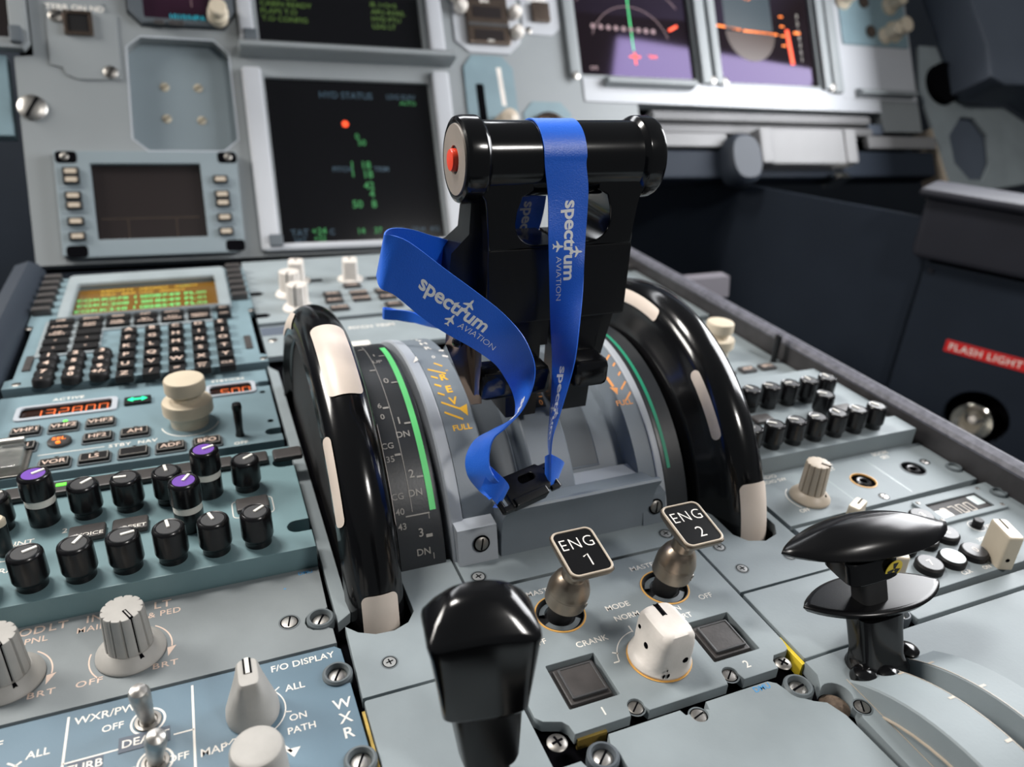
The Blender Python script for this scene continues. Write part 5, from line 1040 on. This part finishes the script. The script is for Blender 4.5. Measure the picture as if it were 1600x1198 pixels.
P('plate', G(MP).plate([(203, 345), (203, 222), (236, 222), (246, 230), (246, 345)], 0, 1.6, .4), 'paint_light', t); P('square_button', G(MP).box((224, 245, 4), (20, 20, 6), 1), 'plate_brown', t); P('lettering', G(MP).text('TERR', 222, 261, 1.8, 7, bold=.03), 'print', t); slot_screw(t, 209, 226, 1.4, 4, 30, 'steel_dark', MP)
t = T('clock', 'round dial in an octagonal recess half hidden behind the grip', 'clock', mw(218, 95, 0))
P('recess', G(MP).plate([(192, 92), (192, 138), (203, 150), (236, 150), (247, 138), (247, 92), (236, 82), (203, 82)], 0, 1.2, .3), 'paint_left', t); P('dial', G(MP).lathe([(22, 1), (22, 5), (18, 6), (17, 3), (0, 3)], 36, TR(219, 116, 0)), 'plate_brown', t)
# switches at the upper right
t = T('switch_panel', 'upper right switch panel with cream knobs', 'panel', mw(695, 240, 2))
P('faceplate', G(MP).plate(rr(640, 236, 752, 344, 3), 2, 4, .5), 'paint_left', t)
for x, y, r in ((648, 292, 9), (726, 290, 9), (728, 256, 11), (712, 250, 8)): P('rotary_knob', G(MP).lathe([(r+3, 0), (r+2, 4), (r, 6), (r-1, 22), (0, 23)], 24, TR(x, y, 4)), 'knob_cream', t)
for x, y in ((688, 254), (682, 292)): P('dark_socket', G(MP).lathe([(8, 0), (8, 2), (4, 2), (0, .5)], 20, TR(x, y, 4)), 'plate_brown', t)
# things hanging under the right half of the panel
t = T('table_mechanism', 'pale metal box hanging under the panel, table slot above', 'mechanism', mw(543, 74, 0))
g = G(MP); g.bb(486, 75, -4, 600, 118, 26, 4); P('box', g, 'table_grey', t); P('cheek', G(MP).bb(471, 76, 2, 488, 118, 28, 3), 'table_grey', t); P('cheek', G(MP).bb(598, 76, 2, 616, 118, 28, 3), 'table_grey', t)
g = G(MP); g.loft([[(x, y, z) for y, z in ((56, -10), (66, -10), (70, 10), (62, 16))] for x in (590, 612)]); P('latch', g, 'chrome', t)
TM('knee_panel', G(MP).bb(290, 66, -30, 774, 100, 4, 5), 'navy_wall', 'dark padded lower edge of panel above the footwell', 'panel')
g = G(MP); g.loft([[(452+x*k, 84+y*k, z) for x, y in se(24, 30, 2.6, 32)] for z, k in ((-2, .9), (4, 1), (20, .96), (26, .8))]); TM('dark_bracket', g, 'navy', 'dark rounded bracket left of the pale metal box', 'bracket')
t = T('vent_bracket', 'light blue plate with octagonal mesh vent at right edge', 'bracket', mw(860, 40, 0))
P('plate', G(MP).plate([[(768, 240), (762, 180), (775, 128), (796, 40), (940, 54), (956, 140), (912, 161), (838, 163), (800, 240)], [(802, 120), (828, 146), (853, 145), (875, 121), (874, 85), (855, 60), (829, 61), (806, 83)]], 0, 6, 1), 'paint', t)
P('vent_mesh', G(MP).bb(798, 56, -6, 880, 150, -1), 'slate', t)
g = G(MP); g.loft([[(790, 44, -30), (797, 44, -30), (797, 44, 4), (790, 44, 4)], [(772, 130, -30), (779, 130, -30), (779, 130, 4), (772, 130, 4)]]); P('edge_flange', g, 'knob_tan', t)
t = T('glareshield_end', 'big dark slate moulding filling the upper right corner', 'moulding', mw(900, 165, 20))
P('body', G(MP).plate([(764, 345), (806, 215), (806, 172), (830, 162), (912, 164), (960, 140), (1200, 140), (1200, 345)], 8, 70, 6), 'slate', t); P('round_port', G(MP).lathe([(27, 60), (27, 74), (20, 72), (0, 71)], 32, TR(798, 188, -58)), 'void', t)
t = T('rudder_pedal', 'blurred pale pedal in the dark footwell behind the rail', 'pedal', (325, 640, -200))
g = G(); g.loft([[(325+x, 588+y, -24+z) for y, z in ((-8, -10), (6, -8), (10, 10), (-4, 10))] for x in (-26, -22, 22, 26)]); P('tread', g, 'pedal_grey', t); P('arm', G().tube([(325, 592, -26), (325, 620, -110), (325, 670, -200)], 7, 12), 'pedal_grey', t)
